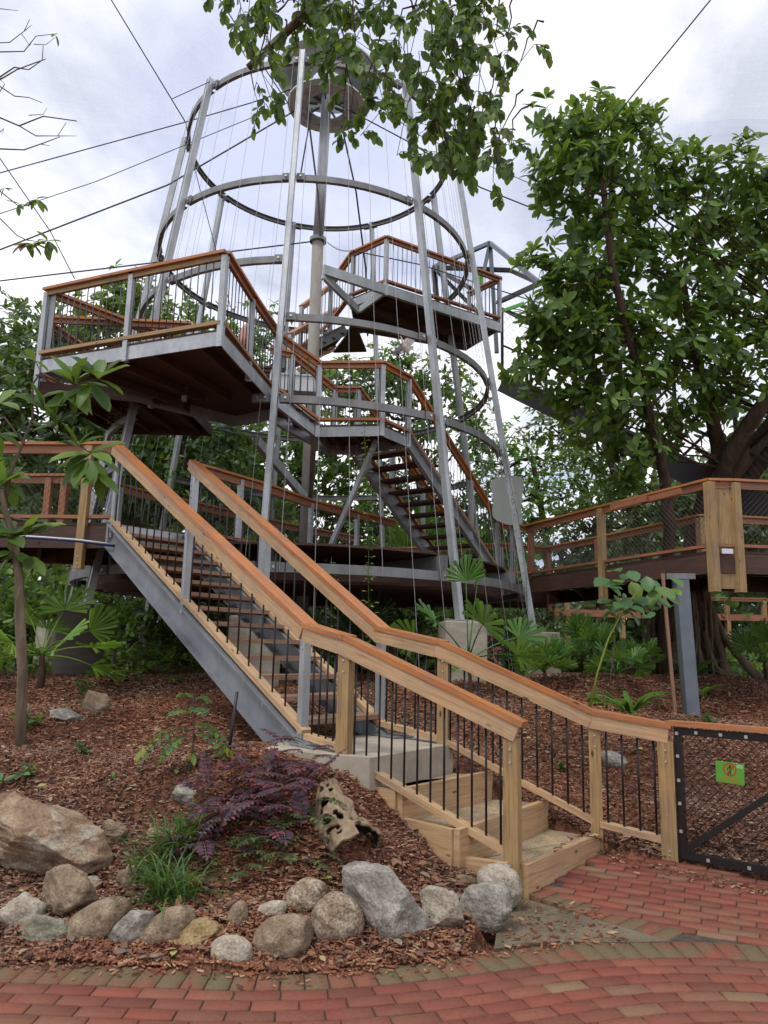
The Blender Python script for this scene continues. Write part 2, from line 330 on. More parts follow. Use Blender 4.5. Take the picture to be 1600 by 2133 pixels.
    def build(s, name, mat, parent=None, smooth=False, origin=None):
        o0 = base_of(parent) if parent is not None else Vector(origin or (0, 0, 0))
        me = bpy.data.meshes.new(name); me.from_pydata([tuple(Vector(v)-o0) for v in s.v], [], s.f)
        ul = me.uv_layers.new(name='UVMap'); flat = [c for uvs in s.uv for p in uvs for c in p]; ul.data.foreach_set('uv', flat)
        if any(s.mi): me.polygons.foreach_set('material_index', s.mi)
        return finish(me, name, mat, parent, smooth, origin)

def tmesh(name, T, Fc, pos, Rm, scl, mat, parent=None, smooth=False, origin=None, kind=None):
    """many small copies of one template shape in one mesh (leaves, chips, bricks)"""
    T = np.asarray(T, float); n = len(pos); k = len(T); o0 = np.array(base_of(parent) if parent is not None else (origin or (0, 0, 0)))
    V = np.einsum('nij,nkj->nki', Rm, T[None]*scl[:, None, :]) + pos[:, None, :] - o0
    lt = [len(f) for f in Fc]; flat = np.array([i for f in Fc for i in f])
    LI = (flat[None]+np.arange(n)[:, None]*k).ravel(); tot = np.tile(lt, n); st = np.concatenate([[0], np.cumsum(tot)[:-1]])
    me = bpy.data.meshes.new(name); me.vertices.add(n*k); me.vertices.foreach_set('co', V.ravel())
    me.loops.add(len(LI)); me.loops.foreach_set('vertex_index', LI.astype(np.int32)); me.polygons.add(len(tot))
    me.polygons.foreach_set('loop_start', st.astype(np.int32)); me.polygons.foreach_set('loop_total', tot.astype(np.int32)); me.update(calc_edges=True)
    return finish(me, name, mat, parent, smooth, origin)
def frames(D, Nn):
    D = D/np.linalg.norm(D, axis=1, keepdims=True); S = np.cross(D, Nn); S /= np.linalg.norm(S, axis=1, keepdims=True)+1e-9; Nn = np.cross(S, D)
    return np.stack([S, D, Nn], 2)
LEAF_T = [(0, 0, 0), (-.36, .26, .06), (0, .28, 0), (.36, .26, .06), (-.50, .60, .04), (0, .62, -.04), (.50, .60, .04), (-.27, .88, -.04), (0, .88, -.09), (.27, .88, -.04), (0, 1, -.14)]
LEAF_F = [(0, 2, 1), (0, 3, 2), (1, 2, 5, 4), (2, 3, 6, 5), (4, 5, 8, 7), (5, 6, 9, 8), (7, 8, 10), (8, 9, 10)]
LEAFB_T = [(0, 0, 0), (-.48, .42, .06), (0, .42, 0), (.48, .42, .06), (-.3, .82, -.02), (.3, .82, -.02), (0, 1, -.1)]
LEAFB_F = [(0, 2, 1), (0, 3, 2), (1, 2, 6, 4), (2, 3, 5, 6)]
def leaves(name, P, D, Nn, L, Wd, mat, parent=None, rich=False, **k):
    P = np.asarray(P, float); D = np.asarray(D, float); Nn = np.asarray(Nn, float); L = np.asarray(L); Wd = np.asarray(Wd)
    return tmesh(name, LEAF_T if rich else LEAFB_T, LEAF_F if rich else LEAFB_F, P, frames(D, Nn), np.stack([Wd, L, L], 1), mat, parent, True, **k)
def rvec(n):
    v = rng.normal(size=(n, 3)); return v/np.linalg.norm(v, axis=1, keepdims=True)
def whorls(C, A, nl, L, ratio=.42, spread=1.0, jit=.38, drop=.1):
    """rosettes of nl leaves round twig tips C that point along A"""
    n = len(C); A = A/np.linalg.norm(A, axis=1, keepdims=True); P = np.repeat(C, nl, 0); Ar = np.repeat(A, nl, 0)
    ref = rvec(n); U = np.cross(A, ref); U /= np.linalg.norm(U, axis=1, keepdims=True); V = np.cross(A, U)
    an = (np.tile(np.arange(nl), n)*2.4+np.repeat(rng.random(n)*6.28, nl)); el = rng.uniform(-.15, .9, n*nl)
    rad = np.repeat(U, nl, 0)*np.cos(an)[:, None]+np.repeat(V, nl, 0)*np.sin(an)[:, None]
    D = rad*spread+Ar*el[:, None]+rvec(n*nl)*jit; D[:, 2] -= drop
    Nn = Ar*1.0-rad*.4+rvec(n*nl)*jit; Nn[:, 2] += .25
    Ll = L*rng.uniform(.65, 1.15, n*nl); off = rng.uniform(0, .25, n*nl)*L
    return P-Ar*off[:, None], D, Nn, Ll, Ll*ratio
def curve(a, b, bow=(0, 0, 0), n=7, wob=0.0):
    a = Vector(a); b = Vector(b); bow = Vector(bow); o = []
    for i in range(n+1):
        t = i/n; p = a.lerp(b, t)+bow*(4*t*(1-t))
        if wob and 0 < i < n: p += Vector((random.uniform(-1, 1), random.uniform(-1, 1), random.uniform(-1, 1)))*wob
        o.append(p)
    return o
def blob_points(blobs, dens):
    C = []; A = []
    for (c, r, cnt) in blobs:
        k = max(1, int(cnt*dens)); u = rvec(k); rr = rng.random(k)**.45; P = np.array(c)+u*rr[:, None]*np.array(r)
        ax = u*.8+rvec(k)*.35; ax[:, 2] += .45; C.append(P); A.append(ax)
    return np.concatenate(C), np.concatenate(A)
def tree(name, label, cat, base, trunk_pts, trunk_r, blobs, leafL, mat, bark_='bark_brown', nl=6, dens=1., rich=False, ratio=.42, group=None, drop=.1, limb_r=.024, limb_n=99):
    t = thing(name, label, cat, base, group)
    tb = MB(); n = len(trunk_pts); tb.tube(trunk_pts, [trunk_r*(1-.62*i/(n-1)) for i in range(n)], 10)
    tr = tb.build('trunk', 'bark_grey' if bark_ == 'bark_grey' else bark_, t, True)
    for (c, r, cnt) in blobs:
        lb = MB()
        a = min(trunk_pts, key=lambda p: (Vector(p)-Vector(c)).length+abs(Vector(p).z-(c[2]-1.0))*.5)
        lb.tube(curve(a, c, (0, 0, -.2), 8, .10), [limb_r*(1-.09*i) for i in range(9)], 5)
        for _ in range(4):
            u = rvec(1)[0]*np.array(r)*.8; lb.tube(curve(c, np.array(c)+u, (0, 0, .05), 3, .03), [limb_r*.35, limb_r*.28, limb_r*.2, limb_r*.1], 4)
        lb.build('limb', bark_, t, True)
    C, A = blob_points(blobs, dens); P, D, Nn, L, Wd = whorls(C, A, nl, leafL, ratio, drop=drop)
    leaves('crown', P, D, Nn, L, Wd, mat, t, rich)
    return t

# ------------------------------------------------------------------ ground
CP = np.array([(-12, 2, 0), (-6, 2, 0), (-3, 3, 0), (0, 3, 0), (3, 3, 0), (6, 2, 0), (12, 2, 0), (-6, 4, .02), (-3, 4, .02), (-1.8, 4.02, .01), (-1.1, 4.0, .01), (-.4, 3.97, .01), (.17, 4.1, .01), (.54, 4.27, .01), (.89, 4.42, .01),
 (-6, 4.7, .18), (-3, 4.6, .16), (-1.8, 4.5, .13), (-.9, 4.5, .13), (0, 4.6, .11), (.55, 4.85, .07), (-3, 5.5, .38), (-1.5, 5.3, .31), (-.6, 5.25, .40), (.15, 5.3, .30), (.45, 5.12, .15), (.8, 4.95, .03),
 (-.35, 5.55, .66), (-.5, 5.62, .73), (-.28, 5.50, .64), (-.22, 5.60, .70), (-.75, 5.72, .76), (-.12, 5.40, .50), (-.95, 5.78, .77), (-1.0, 6.0, .78), (-1.6, 6.2, .64), (-3, 6.5, .60), (-6, 6, .5), (-1.5, 8, .9), (-3, 8, .85), (-6, 8, .85), (-1, 10, 1.0), (-4, 11, 1.06), (-8, 12, 1.1), (-2, 12, 1.1),
 (-.3, 7.6, .78), (.1, 7.3, .72), (.5, 6.9, .66), (.75, 6.55, .58), (1.3, 6.5, .38), (1.35, 6.2, .25), (1.75, 6.2, .13), (1, 11, 1.1), (2, 9, .93), (3, 8, .70), (2.15, 6.1, .07), (2.6, 5.75, .06), (3.3, 5.5, .05), (3.5, 6.5, .3), (2.6, 6.6, .3),
 (4.4, 11, .63), (5.5, 13.6, 1.2), (3.5, 12.5, 1.2), (7, 12, 1.0), (8, 8, .5), (3.4, 9.5, .8), (0, 15, 1.1), (-5, 16, 1.1), (5, 16.5, 1.15), (0, 24, 1.0), (15, 20, 1.0), (-15, 20, 1.0), (0, 45, 1.0), (40, 45, 1.0), (-40, 45, 1), (12, 5, .1), (-12, 6, .4), (0, 0, 0), (-12, -4, 0), (12, -4, 0), (0, -6, 0), (-40, 0, .2), (40, 0, .2)], float)
def hgt(x, y):
    x = np.asarray(x, float); y = np.asarray(y, float); s = x.shape; q = np.stack([x.ravel(), y.ravel()], 1); o = np.empty(len(q))
    for i in range(0, len(q), 20000):
        d2 = ((q[i:i+20000, None, :]-CP[None, :, :2])**2).sum(2)+.02; wgt = d2**-1.9; o[i:i+20000] = (wgt*CP[:, 2]).sum(1)/wgt.sum(1)
    return o.reshape(s)
def H(x, y): return float(hgt(np.array([x]), np.array([y]))[0])
def hit(px, py, y0=3.4, y1=40):      # where the line of sight meets the ground
    d = ray(px, py); prev = y0; Y = y0
    while Y < y1:
        t = Y/d[1]; z = HC+d[2]*t
        if z <= H(d[0]*t, Y): break
        Y += .05
    t = Y/d[1]; return Vector((d[0]*t, Y, H(d[0]*t, Y)))
EDGE = [(-14, 4.6), (-6, 4.15), (-4, 4.04), (-1.8, 4.01), (-1.1, 3.99), (-.41, 3.95), (-.18, 3.98), (.17, 4.09), (.54, 4.25), (.89, 4.4), (1.4, 4.48), (1.59, 4.51), (2.1, 4.45), (3, 4.25), (5, 3.9), (12, 3.2)]
def edge_y(x): return np.interp(x, [e[0] for e in EDGE], [e[1] for e in EDGE])
RF = [(.94, 5.15), (1.60, 5.93), (1.72, 6.02), (2.06, 5.84), (2.2, 5.83), (3.3, 4.97), (6.5, 2.6), (6.5, 2.0), (2.1, 4.2), (1.58, 4.49)]
def inpoly(x, y, P):
    x = np.asarray(x); y = np.asarray(y); c = np.zeros(x.shape, bool); n = len(P)
    for i in range(n):
        x1, y1 = P[i]; x2, y2 = P[(i+1) % n]; m_ = ((y1 > y) != (y2 > y)) & (x < (x2-x1)*(y-y1)/((y2-y1) if y2 != y1 else 1e-9)+x1); c ^= m_
    return c
WEDGE = [(.82, 5.06), (.98, 5.18), (1.78, 4.62), (1.75, 4.38), (.86, 4.28), (.45, 4.15), (.62, 4.75)]
def ph(x, y): return .085*np.clip((np.asarray(y)-4.75)/1.25, 0, 1)
def seg(a, b, n): return np.linspace(a, b, n, endpoint=False)
xs = np.concatenate([seg(-220, -40, 8), seg(-40, -9, 16), seg(-9, 9, 260), seg(9, 40, 16), np.linspace(40, 220, 8)])
ys = np.concatenate([seg(-60, -4, 8), seg(-4, 3.4, 12), seg(3.4, 13, 170), seg(13, 30, 60), seg(30, 60, 12), np.linspace(60, 260, 8)])
GX, GY = np.meshgrid(xs, ys); GZ = hgt(GX, GY)
inp = (GY < edge_y(GX)-.02) | inpoly(GX, GY, RF) | inpoly(GX, GY, WEDGE)
GZ = GZ + np.where(~inp, .015*np.sin(GX*5.1+GY*3.3)*np.cos(GY*6.7-GX*2), 0)
GZ = np.where(inp, ph(GX, GY)-.07, GZ)
PIT = [(.50, 5.10), (.95, 5.02), (1.74, 6.0), (1.62, 6.12), (1.31, 6.25), (.93, 6.38), (.60, 6.38), (.30, 6.95), (-.50, 6.60), (-.62, 6.08), (-.10, 5.82), (.14, 5.56), (.18, 5.52), (.50, 5.26)]
GZ = np.where(inpoly(GX, GY, PIT), -.12, GZ)
nx, ny = len(xs), len(ys); idx = np.arange(nx*ny).reshape(ny, nx)
me = bpy.data.meshes.new('ground'); fc = np.stack([idx[:-1, :-1], idx[:-1, 1:], idx[1:, 1:], idx[1:, :-1]], -1).reshape(-1, 4)
me.from_pydata(np.stack([GX, GY, GZ], -1).reshape(-1, 3).tolist(), [], fc.tolist())
g = finish(me, 'ground', 'mulch_soil', smooth=True); tag(g, kind='structure')

def is_bed(x, y):
    slab = inpoly(x, y, [(-.85, 5.87), (-.06, 5.5), (.15, 5.49), (.51, 5.18), (.88, 5.1), (1.68, 6.05), (.95, 6.45), (.35, 7.1), (-.75, 6.6)])
    return ~((y < edge_y(x)-.015) | inpoly(x, y, RF) | inpoly(x, y, WEDGE) | slab)
# wood chips: near ones small and many, thinning with distance
CH_T = [(-.5, -.5, 0), (.5, -.5, 0), (.5, .5, 0), (-.5, .5, 0), (-.5, 0, 1), (.5, 0, 1)]
CH_F = [(0, 1, 5, 4), (2, 3, 4, 5), (0, 4, 3), (1, 2, 5)]
n = 200000; yy = 3.9+(rng.random(n)**1.35)*10.5; xx = rng.uniform(-.62, .62, n)*(yy+1.2); ok = is_bed(xx, yy); xx, yy = xx[ok], yy[ok]; n = len(xx)
zz = hgt(xx, yy)+(.012+rng.random(n)*.012)*np.clip((yy-edge_y(xx))/.15, .15, 1)
D = rng.normal(size=(n, 3)); D[:, 2] *= .22; Nn = rng.normal(size=(n, 3))*.35; Nn[:, 2] = 1
sz = rng.lognormal(-.05, .52, n); far = np.clip(yy/7, 1, 2)
tmesh('mulch', CH_T, CH_F, np.stack([xx, yy, zz], 1), frames(D, Nn)[:, :, [1, 0, 2]]*np.array([1, 1, 1]), np.stack([.029*sz*far, .0095*far*rng.uniform(.6, 1.5, n), .006*np.ones(n)], 1), 'mulch_chip')['kind'] = 'stuff'
# fallen leaves among the chips
n = 4200; yy = 4+rng.random(n)**1.4*7; xx = rng.uniform(-.55, .55, n)*(yy+1); ok = is_bed(xx, yy); xx, yy = xx[ok], yy[ok]
px_, py_ = rng.normal(.2, .9, 900), rng.normal(4.6, .28, 900); ok = is_bed(px_, py_) & (py_ > 4.1); xx = np.concatenate([xx, px_[ok]]); yy = np.concatenate([yy, py_[ok]])
qx, qy = rng.uniform(1.75, 3.2, 260), rng.uniform(5.6, 6.3, 260); ok = is_bed(qx, qy); xx = np.concatenate([xx, qx[ok]]); yy = np.concatenate([yy, qy[ok]]); n = len(xx)
D = rng.normal(size=(n, 3)); D[:, 2] *= .2; Nn = rng.normal(size=(n, 3))*.35; Nn[:, 2] = 1
L = rng.uniform(.025, .075, n); lv = leaves('leaf_litter', np.stack([xx, yy, hgt(xx, yy)+.03], 1), D, Nn, L, L*.55, 'litter_leaf', None, True); tag(lv, kind='stuff')
def bits(name, n, fx, fy, zf, label=None):
    x, y = fx(n), fy(n); D = rng.normal(size=(n, 3)); D[:, 2] *= .15; Nn = rng.normal(size=(n, 3))*.2; Nn[:, 2] = 1; sz = rng.lognormal(0, .5, n)
    o = tmesh(name, CH_T, CH_F, np.stack([x, y, zf(x, y)], 1), frames(D, Nn)[:, :, [1, 0, 2]], np.stack([.02*sz, .006*sz, .004*sz], 1), 'mulch_chip'); tag(o, kind='stuff')
bits('scattered_chips', 900, lambda n: rng.uniform(-2.5, 2.0, n), lambda n: 0*rng.random(n)+0, lambda x, y: 0*x) if False else None
n = 600; x = rng.uniform(-2.6, 1.0, n); y = edge_y(x)-np.abs(rng.normal(0, .07, n)); x2 = rng.uniform(1.6, 3, n//2); xw = rng.uniform(.6, 1.35, 260); yw = rng.uniform(4.35, 5.0, 260); y2 = 5.98-.8*(x2-1.7)-np.abs(rng.normal(0, .12, n//2)); x = np.concatenate([x, x2, xw]); y = np.concatenate([y, y2, yw])
D = rng.normal(size=(len(x), 3)); D[:, 2] *= .1; Nn = rng.normal(size=(len(x), 3))*.2; Nn[:, 2] = 1; sz = np.minimum(rng.lognormal(0, .35, len(x)), 1.8)
tag(tmesh('path_debris', CH_T, CH_F, np.stack([x, y, ph(x, y)+.008], 1), frames(D, Nn)[:, :, [1, 0, 2]], np.stack([.022*sz, .007*sz, .005*sz], 1), 'mulch_chip'), kind='stuff')

# ------------------------------------------------------------------ brick path
BR_T = [(-.5, -.5, -1), (.5, -.5, -1), (.5, .5, -1), (-.5, .5, -1), (-.5, -.5, -.12), (.5, -.5, -.12), (.5, .5, -.12), (-.5, .5, -.12), (-.485, -.47, 0), (.485, -.47, 0), (.485, .47, 0), (-.485, .47, 0)]
BR_F = [(0, 1, 5, 4), (1, 2, 6, 5), (2, 3, 7, 6), (3, 0, 4, 7), (4, 5, 9, 8), (5, 6, 10, 9), (6, 7, 11, 10), (7, 4, 8, 11), (8, 9, 10, 11)]
bp, bd, bl, bs_, bz = [], [], [], [], []
ep = [Vector((e[0], e[1])) for e in EDGE]
dense = []
for a, b in zip(ep[:-1], ep[1:]):
    k = max(1, int((b-a).length/.02)); dense += [a.lerp(b, i/k) for i in range(k)]
dense = np.array([(p.x, p.y) for p in dense])
ker = np.hanning(95); ker /= ker.sum(); sm = np.stack([np.convolve(dense[:, i], ker, 'valid') for i in (0, 1)], 1)
tan = np.gradient(sm, axis=0); tan /= np.linalg.norm(tan, axis=1, keepdims=True); nor = np.stack([tan[:, 1], -tan[:, 0]], 1)
soldier = []
def row(off, length, width, stagger, dst, sold=False):
    c = sm+nor*off; sl = np.linalg.norm(np.diff(c, axis=0), axis=1); s_acc = np.concatenate([[0], np.cumsum(sl)]); pos = stagger
    while pos < s_acc[-1]-length:
        q = pos+length/2; x = np.interp(q, s_acc, c[:, 0]); y = np.interp(q, s_acc, c[:, 1]); i = min(np.searchsorted(s_acc, q), len(tan)-1)
        if -7 < x < 7: dst.append((x, y, tan[i][0], tan[i][1], length-.007, width-.007, sold))
        pos += length
row(.11, .110, .224, .0, soldier, True)
rows = []
for k in range(34): row(.224+.050+k*.098, .208, .098, (k % 2)*.104+random.uniform(-.02, .02), rows)
fld = []
dx, dy = .905, -.425; nx_, ny_ = .425, .905
for k in range(-30, 40):
    for j in range(-20, 40):
        s0 = j*.208+(k % 2)*.104+((k*37) % 7)*.004; t0 = k*.098; x = 1.0+dx*s0+nx_*t0; y = 4.9+dy*s0+ny_*t0
        if inpoly(np.array([x]), np.array([y]), RF)[0] and y > edge_y(x)+.03 and abs((x-.94)*.66/.92+(y-5.15)*.63/.92) > .17: fld.append((x, y, dx, dy, .202, .092, False))
bord = []
a = Vector((.95, 5.14)); b = Vector((1.60, 4.47)); L_ = (b-a).length; k = int(L_/.102); d = (b-a)/L_; nn_ = Vector((-d.y, d.x))
if nn_.x < 0: nn_ = -nn_
for i in range(k):
    p = a+d*(i+.5)*.102+nn_*.105; bord.append((p.x, p.y, d.x, d.y, .095, .197, True))
def lay(name, lst, mat, lift):
    A_ = np.array([l[:6] for l in lst]); n = len(A_); t = rng.normal(0, .006, (n, 2))
    D = np.stack([A_[:, 2], A_[:, 3], t[:, 0]], 1); Nn = np.stack([t[:, 0]*0, t[:, 1], np.ones(n)], 1)
    Rm = frames(D, Nn); Rm = np.stack([Rm[:, :, 1], -Rm[:, :, 0], Rm[:, :, 2]], 2)
    z = ph(A_[:, 0], A_[:, 1])+lift+rng.normal(0, .0012, n)
    o = tmesh(name, BR_T, BR_F, np.stack([A_[:, 0], A_[:, 1], z], 1), Rm, np.stack([A_[:, 4], A_[:, 5], np.full(n, .045)], 1), mat); tag(o, kind='structure'); return o
lay('brick_path', rows+fld, 'brick', 0); lay('brick_path_edging', soldier+bord, 'brick_moss', .001)
me = bpy.data.meshes.new('path_bedding'); bx = np.concatenate([seg(-14, -3, 12), seg(-3, 4, 120), np.linspace(4, 12, 10)]); by = np.concatenate([seg(-4, 3, 10), np.linspace(3, 6.1, 70)])
BX, BY = np.meshgrid(bx, by); ok = ((BY < edge_y(BX)-.0) | inpoly(BX, BY, RF)); idx = np.arange(BX.size).reshape(BX.shape)
fcs = [(int(idx[i, j]), int(idx[i, j+1]), int(idx[i+1, j+1]), int(idx[i+1, j])) for i in range(len(by)-1) for j in range(len(bx)-1) if ok[i, j] and ok[i+1, j+1] and ok[i, j+1] and ok[i+1, j]]
me.from_pydata(np.stack([BX, BY, ph(BX, BY)-.009], -1).reshape(-1, 3).tolist(), [], fcs); o = finish(me, 'path_bedding', 'joint_sand'); tag(o, kind='structure')
mb = MB(); mb.prism([(.70, 5.12), (.93, 5.14), (1.60, 4.46), (1.45, 4.44), (.89, 4.40), (.62, 4.30), (.68, 4.6)], -.1, .004); o = mb.build('concrete_apron', 'mossy_concrete'); tag(o, kind='structure')

# ------------------------------------------------------------------ railings
def V3(p, z=None): return Vector((p[0], p[1], p[2] if z is None else z))
def wires(parent, a0, b0, a1, b1, pitch=.085, r=.0022, name='mesh_infill', mat='wire_mesh'):
    """diamond wire mesh filling the quad a0-b0 (bottom) a1-b1 (top)"""
    a0, b0, a1, b1 = map(Vector, (a0, b0, a1, b1)); L = (b0-a0).length; Hh = (a1-a0).length; mb = MB()
    def P(u, v): lo = a0.lerp(b0, u/L); hi = a1.lerp(b1, u/L); return lo.lerp(hi, v/Hh)
    k = 0; u = -Hh
    while u < L:
        for sgn in (1, -1):
            s0 = max(0, -u); s1 = min(Hh, L-u)
            if s1-s0 > .02:
                p = (P(u+s0, s0), P(u+s1, s1)) if sgn == 1 else (P(u+s0, Hh-s0), P(u+s1, Hh-s1))
                mb.tube(p, r, 3, False)
        u += pitch
    return mb.build(name, mat, parent)
def railing(root, top, base, posts=(), bal=.12, steel_posts=True, cap=('rail_timber', .14, .036), side=('new_pine', .042, .095), toe=('new_pine', .09, .042), toe_z=.07, bal_mat='black_steel', bal_r=.0085, mesh=False, post_mat='galvanised', post_w=.065, side_off=0.0):
    top = [Vector(p) for p in top]; base = [Vector(p) for p in base]
    for i in range(len(top)-1):
        MB().beam(top[i], top[i+1], cap[1], cap[2], off=(0, -cap[2]/2), ext=.028).build('handrail', cap[0], root)
        if side: MB().beam(top[i], top[i+1], side[1], side[2], off=(side_off, -cap[2]-side[2]/2), ext=.012).build('side_rail', side[0], root)
        if toe: MB().beam(base[i]+Vector((0, 0, toe_z)), base[i+1]+Vector((0, 0, toe_z)), toe[1], toe[2], off=(0, toe[2]/2)).build('bottom_rail', toe[0], root)
        L = math.hypot(top[i+1].x-top[i].x, top[i+1].y-top[i].y)
        if mesh:
            h0 = Vector((0, 0, toe_z)); h1 = Vector((0, 0, -cap[2]-.06)); wires(root, base[i]+h0, base[i+1]+h0, top[i]+h1, top[i+1]+h1)
        elif bal:
            k = max(1, int(L/bal))
            for j in range(k):
                t = (j+.5)/k; a = base[i].lerp(base[i+1], t); b = top[i].lerp(top[i+1], t)
                MB().tube((a+Vector((0, 0, toe_z)), Vector((a.x, a.y, b.z-cap[2]-.03))), bal_r, 6).build('baluster', bal_mat, root, True)
    for p in posts:
        (b, t) = p[:2]; b = Vector(b); t = Vector(t); w_ = p[2] if len(p) > 2 else post_w; mt = p[3] if len(p) > 3 else post_mat
        d = top[1]-top[0]; ang = math.atan2(d.y, d.x)
        mb = MB(); mb.beam(b, t, w_, w_, upv=(math.cos(ang), math.sin(ang), 0)); po = mb.build('post', mt, root)
        nn = Vector((-math.sin(ang), math.cos(ang), 0)); nn = -nn if nn.y > 0 else nn
        for q in (.07, .16):
            c0 = b+Vector((0, 0, q))+nn*w_*.5; c1 = t-Vector((0, 0, q*.9))+nn*w_*.5
            for cc in (c0, c1): MB().tube((cc, cc+nn*.008), .008, 6).build('bolt', 'zinc_fitting', po)

# ------------------------------------------------------------------ lower stair
FL, TL, FR, TR = Vector((-.51, 6.07, .80)), Vector((-3.45, 9.6, 3.05)), Vector((.11, 6.90, .80)), Vector((-2.68, 10.4, 3.05))
st = thing('staircase', 'straight steel and timber staircase rising from the concrete slab to the left deck', 'staircase', (FL.x, FL.y, .78))
for a, b, sdn in ((FL, TL, 1), (FR, TR, -1)):
    d = (b-a).normalized(); mb = MB(); dn = Vector((0, 0, -.17))
    mb.channel(a+dn-d*.05, b+dn+d*.05, .27, .075, .012, -1)
    mb.box((a.x, a.y, .785+.006), (.34, .22, .012), math.atan2(d.y, d.x)); mb.build('stringer', 'galvanised_stair', st)
NT = 13
for i in range(NT):
    t = (i+.9)/(NT+.6); a = FL.lerp(TL, t); b = FR.lerp(TR, t); z = .80+(i+1)*(2.25/14); a = Vector((a.x, a.y, z)); b = Vector((b.x, b.y, z)); ac = (b-a).normalized(); dr = (TL-FL); dr.z = 0; dr.normalize()
    mb = MB()
    for o in (-.075, .075): mb.beam(a+ac*.02+dr*o, b-ac*.02+dr*o, .135, .042, off=(0, -.021))
    mb.build('tread', 'tread_timber', st)
    MB().beam(a+ac*.015+Vector((0, 0, -.07)), a+ac*.06+Vector((0, 0, -.07)), .22, .05).build('tread_bracket', 'galvanised', st)
up1 = Vector((0, 0, .98))
def on(a, b, t): return a.lerp(b, t)
lr = thing('stair_handrail', 'left handrail of the lower staircase with black balusters, near side', 'handrail', (FL.x, FL.y, .8))
ltop = [Vector((-.57, 6.14, 1.72)), Vector((-3.45, 9.58, 4.07))]
railing(lr, ltop, [Vector((-.57, 6.14, .86)), Vector((-3.45, 9.6, 3.06))], [((-.60, 6.18, .70), (-.60, 6.18, 1.66)), ((-2.02, 7.87, 1.85), (-2.02, 7.87, 2.80)), ((-3.42, 9.56, 2.85), (-3.42, 9.56, 3.98))], .198, toe_z=-.0, side_off=-.04, cap=('rail_timber', .135, .04), side=('new_pine', .045, .105))
rr = thing('stair_handrail', 'right handrail of the lower staircase with black balusters, far side', 'handrail', (FR.x, FR.y, .8))
rtop = [Vector((.02, 7.0, 1.73)), Vector((-2.66, 10.38, 4.07))]
railing(rr, rtop, [Vector((.02, 7.0, .86)), Vector((-2.68, 10.4, 3.06))], [((.0, 7.03, .70), (.0, 7.03, 1.67)), ((-1.33, 8.70, 1.78), (-1.33, 8.70, 2.78)), ((-2.60, 10.30, 2.85), (-2.60, 10.30, 3.97))], .198, toe_z=-.0, side_off=-.04, cap=('rail_timber', .135, .04), side=('new_pine', .045, .105))
# timber balustrades of the garden steps
tl = thing('step_balustrade', 'near timber balustrade of the garden steps ending in a post beside the rocks', 'balustrade', (.87, 5.16, 0))
P0, P1, P2 = Vector((-.56, 6.10, 1.71)), Vector((-.25, 5.70, 1.62)), Vector((.90, 5.145, 1.10))
railing(tl, [P0, P1], [Vector((-.54, 6.03, .84)), Vector((-.25, 5.70, .80))], (), .10, toe_z=0, side=('new_pine', .045, .105), cap=('rail_timber', .135, .038), side_off=.035)
railing(tl, [P1, P2+(P2-P1).normalized()*.03], [Vector((-.22, 5.69, .74)), Vector((.84, 5.18, .24))], [((-.25, 5.70, .30), (-.25, 5.70, 1.50), .092, 'treated_pine'), ((.865, 5.16, -.05), (.865, 5.16, .965), .095, 'treated_pine')], .108, toe_z=0, side=('new_pine', .045, .105), cap=('rail_timber', .135, .038), side_off=.035)
trr = thing('step_balustrade', 'far timber balustrade of the garden steps bending round to the black gate', 'balustrade', (1.66, 6.12, .1))
Q = [Vector((.0, 7.02, 1.73)), Vector((.50, 6.44, 1.61)), Vector((1.66, 6.12, 1.10)), Vector((2.15, 5.875, 1.03))]
railing(trr, Q[:2], [Vector((.02, 7.0, .86)), Vector((.50, 6.44, .80))], (), .11, toe_z=0, side=('new_pine', .045, .105), cap=('rail_timber', .135, .038), side_off=.035)
railing(trr, Q[1:3], [Vector((.52, 6.43, .79)), Vector((1.63, 6.13, .26))], [((.52, 6.435, .40), (.52, 6.435, 1.50), .088, 'treated_pine'), ((1.665, 6.12, .0), (1.665, 6.12, .97), .088, 'treated_pine')], .115, toe_z=0, side=('new_pine', .045, .105), cap=('rail_timber', .135, .038), side_off=.035)
railing(trr, Q[2:4], [Vector((1.69, 6.105, .24)), Vector((2.10, 5.895, .18))], [((2.13, 5.885, -.02), (2.13, 5.885, .90), .11, 'treated_pine')], .125, toe_z=0, side=('new_pine', .045, .105), cap=('rail_timber', .135, .038), side_off=.035)
mb = MB()
for (x, y, z) in ((-.30, 5.68, .62), (-.30, 5.68, .42), (.84, 5.115, .2)): mb.tube((Vector((x, y, z)), Vector((x-.015, y-.02, z))), .009, 6)
mb.build('bolt', 'zinc_fitting', tl)

# slab and garden steps
mb = MB(); mb.prism([(-.06, 5.50), (.60, 6.43), (.38, 7.15), (-.70, 6.75), (-.86, 5.88)], .38, .78); sl = mb.build('concrete_slab', 'slab_concrete', None, False, (0, 6, .38)); tag(sl, 'pale concrete landing slab at the foot of the steel staircase', 'slab')
def step(label, z, rise, A, B, C, fill):
    t = thing('garden_step', label, 'step', (A[0], A[1], z-rise), 'timber edged gravel steps')
    MB().beam((A[0], A[1], z-rise/2-.02), (B[0], B[1], z-rise/2-.02), .045, rise+.05, ext=.0).build('riser_board', 'new_pine', t)
    if C: MB().beam((A[0], A[1], z-rise/2-.023), (C[0], C[1], z-rise/2-.023), .045, rise+.05, ext=-.024).build('side_board', 'new_pine', t)
    MB().prism(fill, z-rise, z-.022).build('gravel_fill', 'gravel', t); return t
step('top garden step with pale boards just below the concrete slab', .58, .19, (.15, 5.49), (.90, 6.41), (-.22, 5.71), [(.15, 5.51), (.88, 6.40), (.60, 6.43), (-.05, 5.50), (-.20, 5.70)])
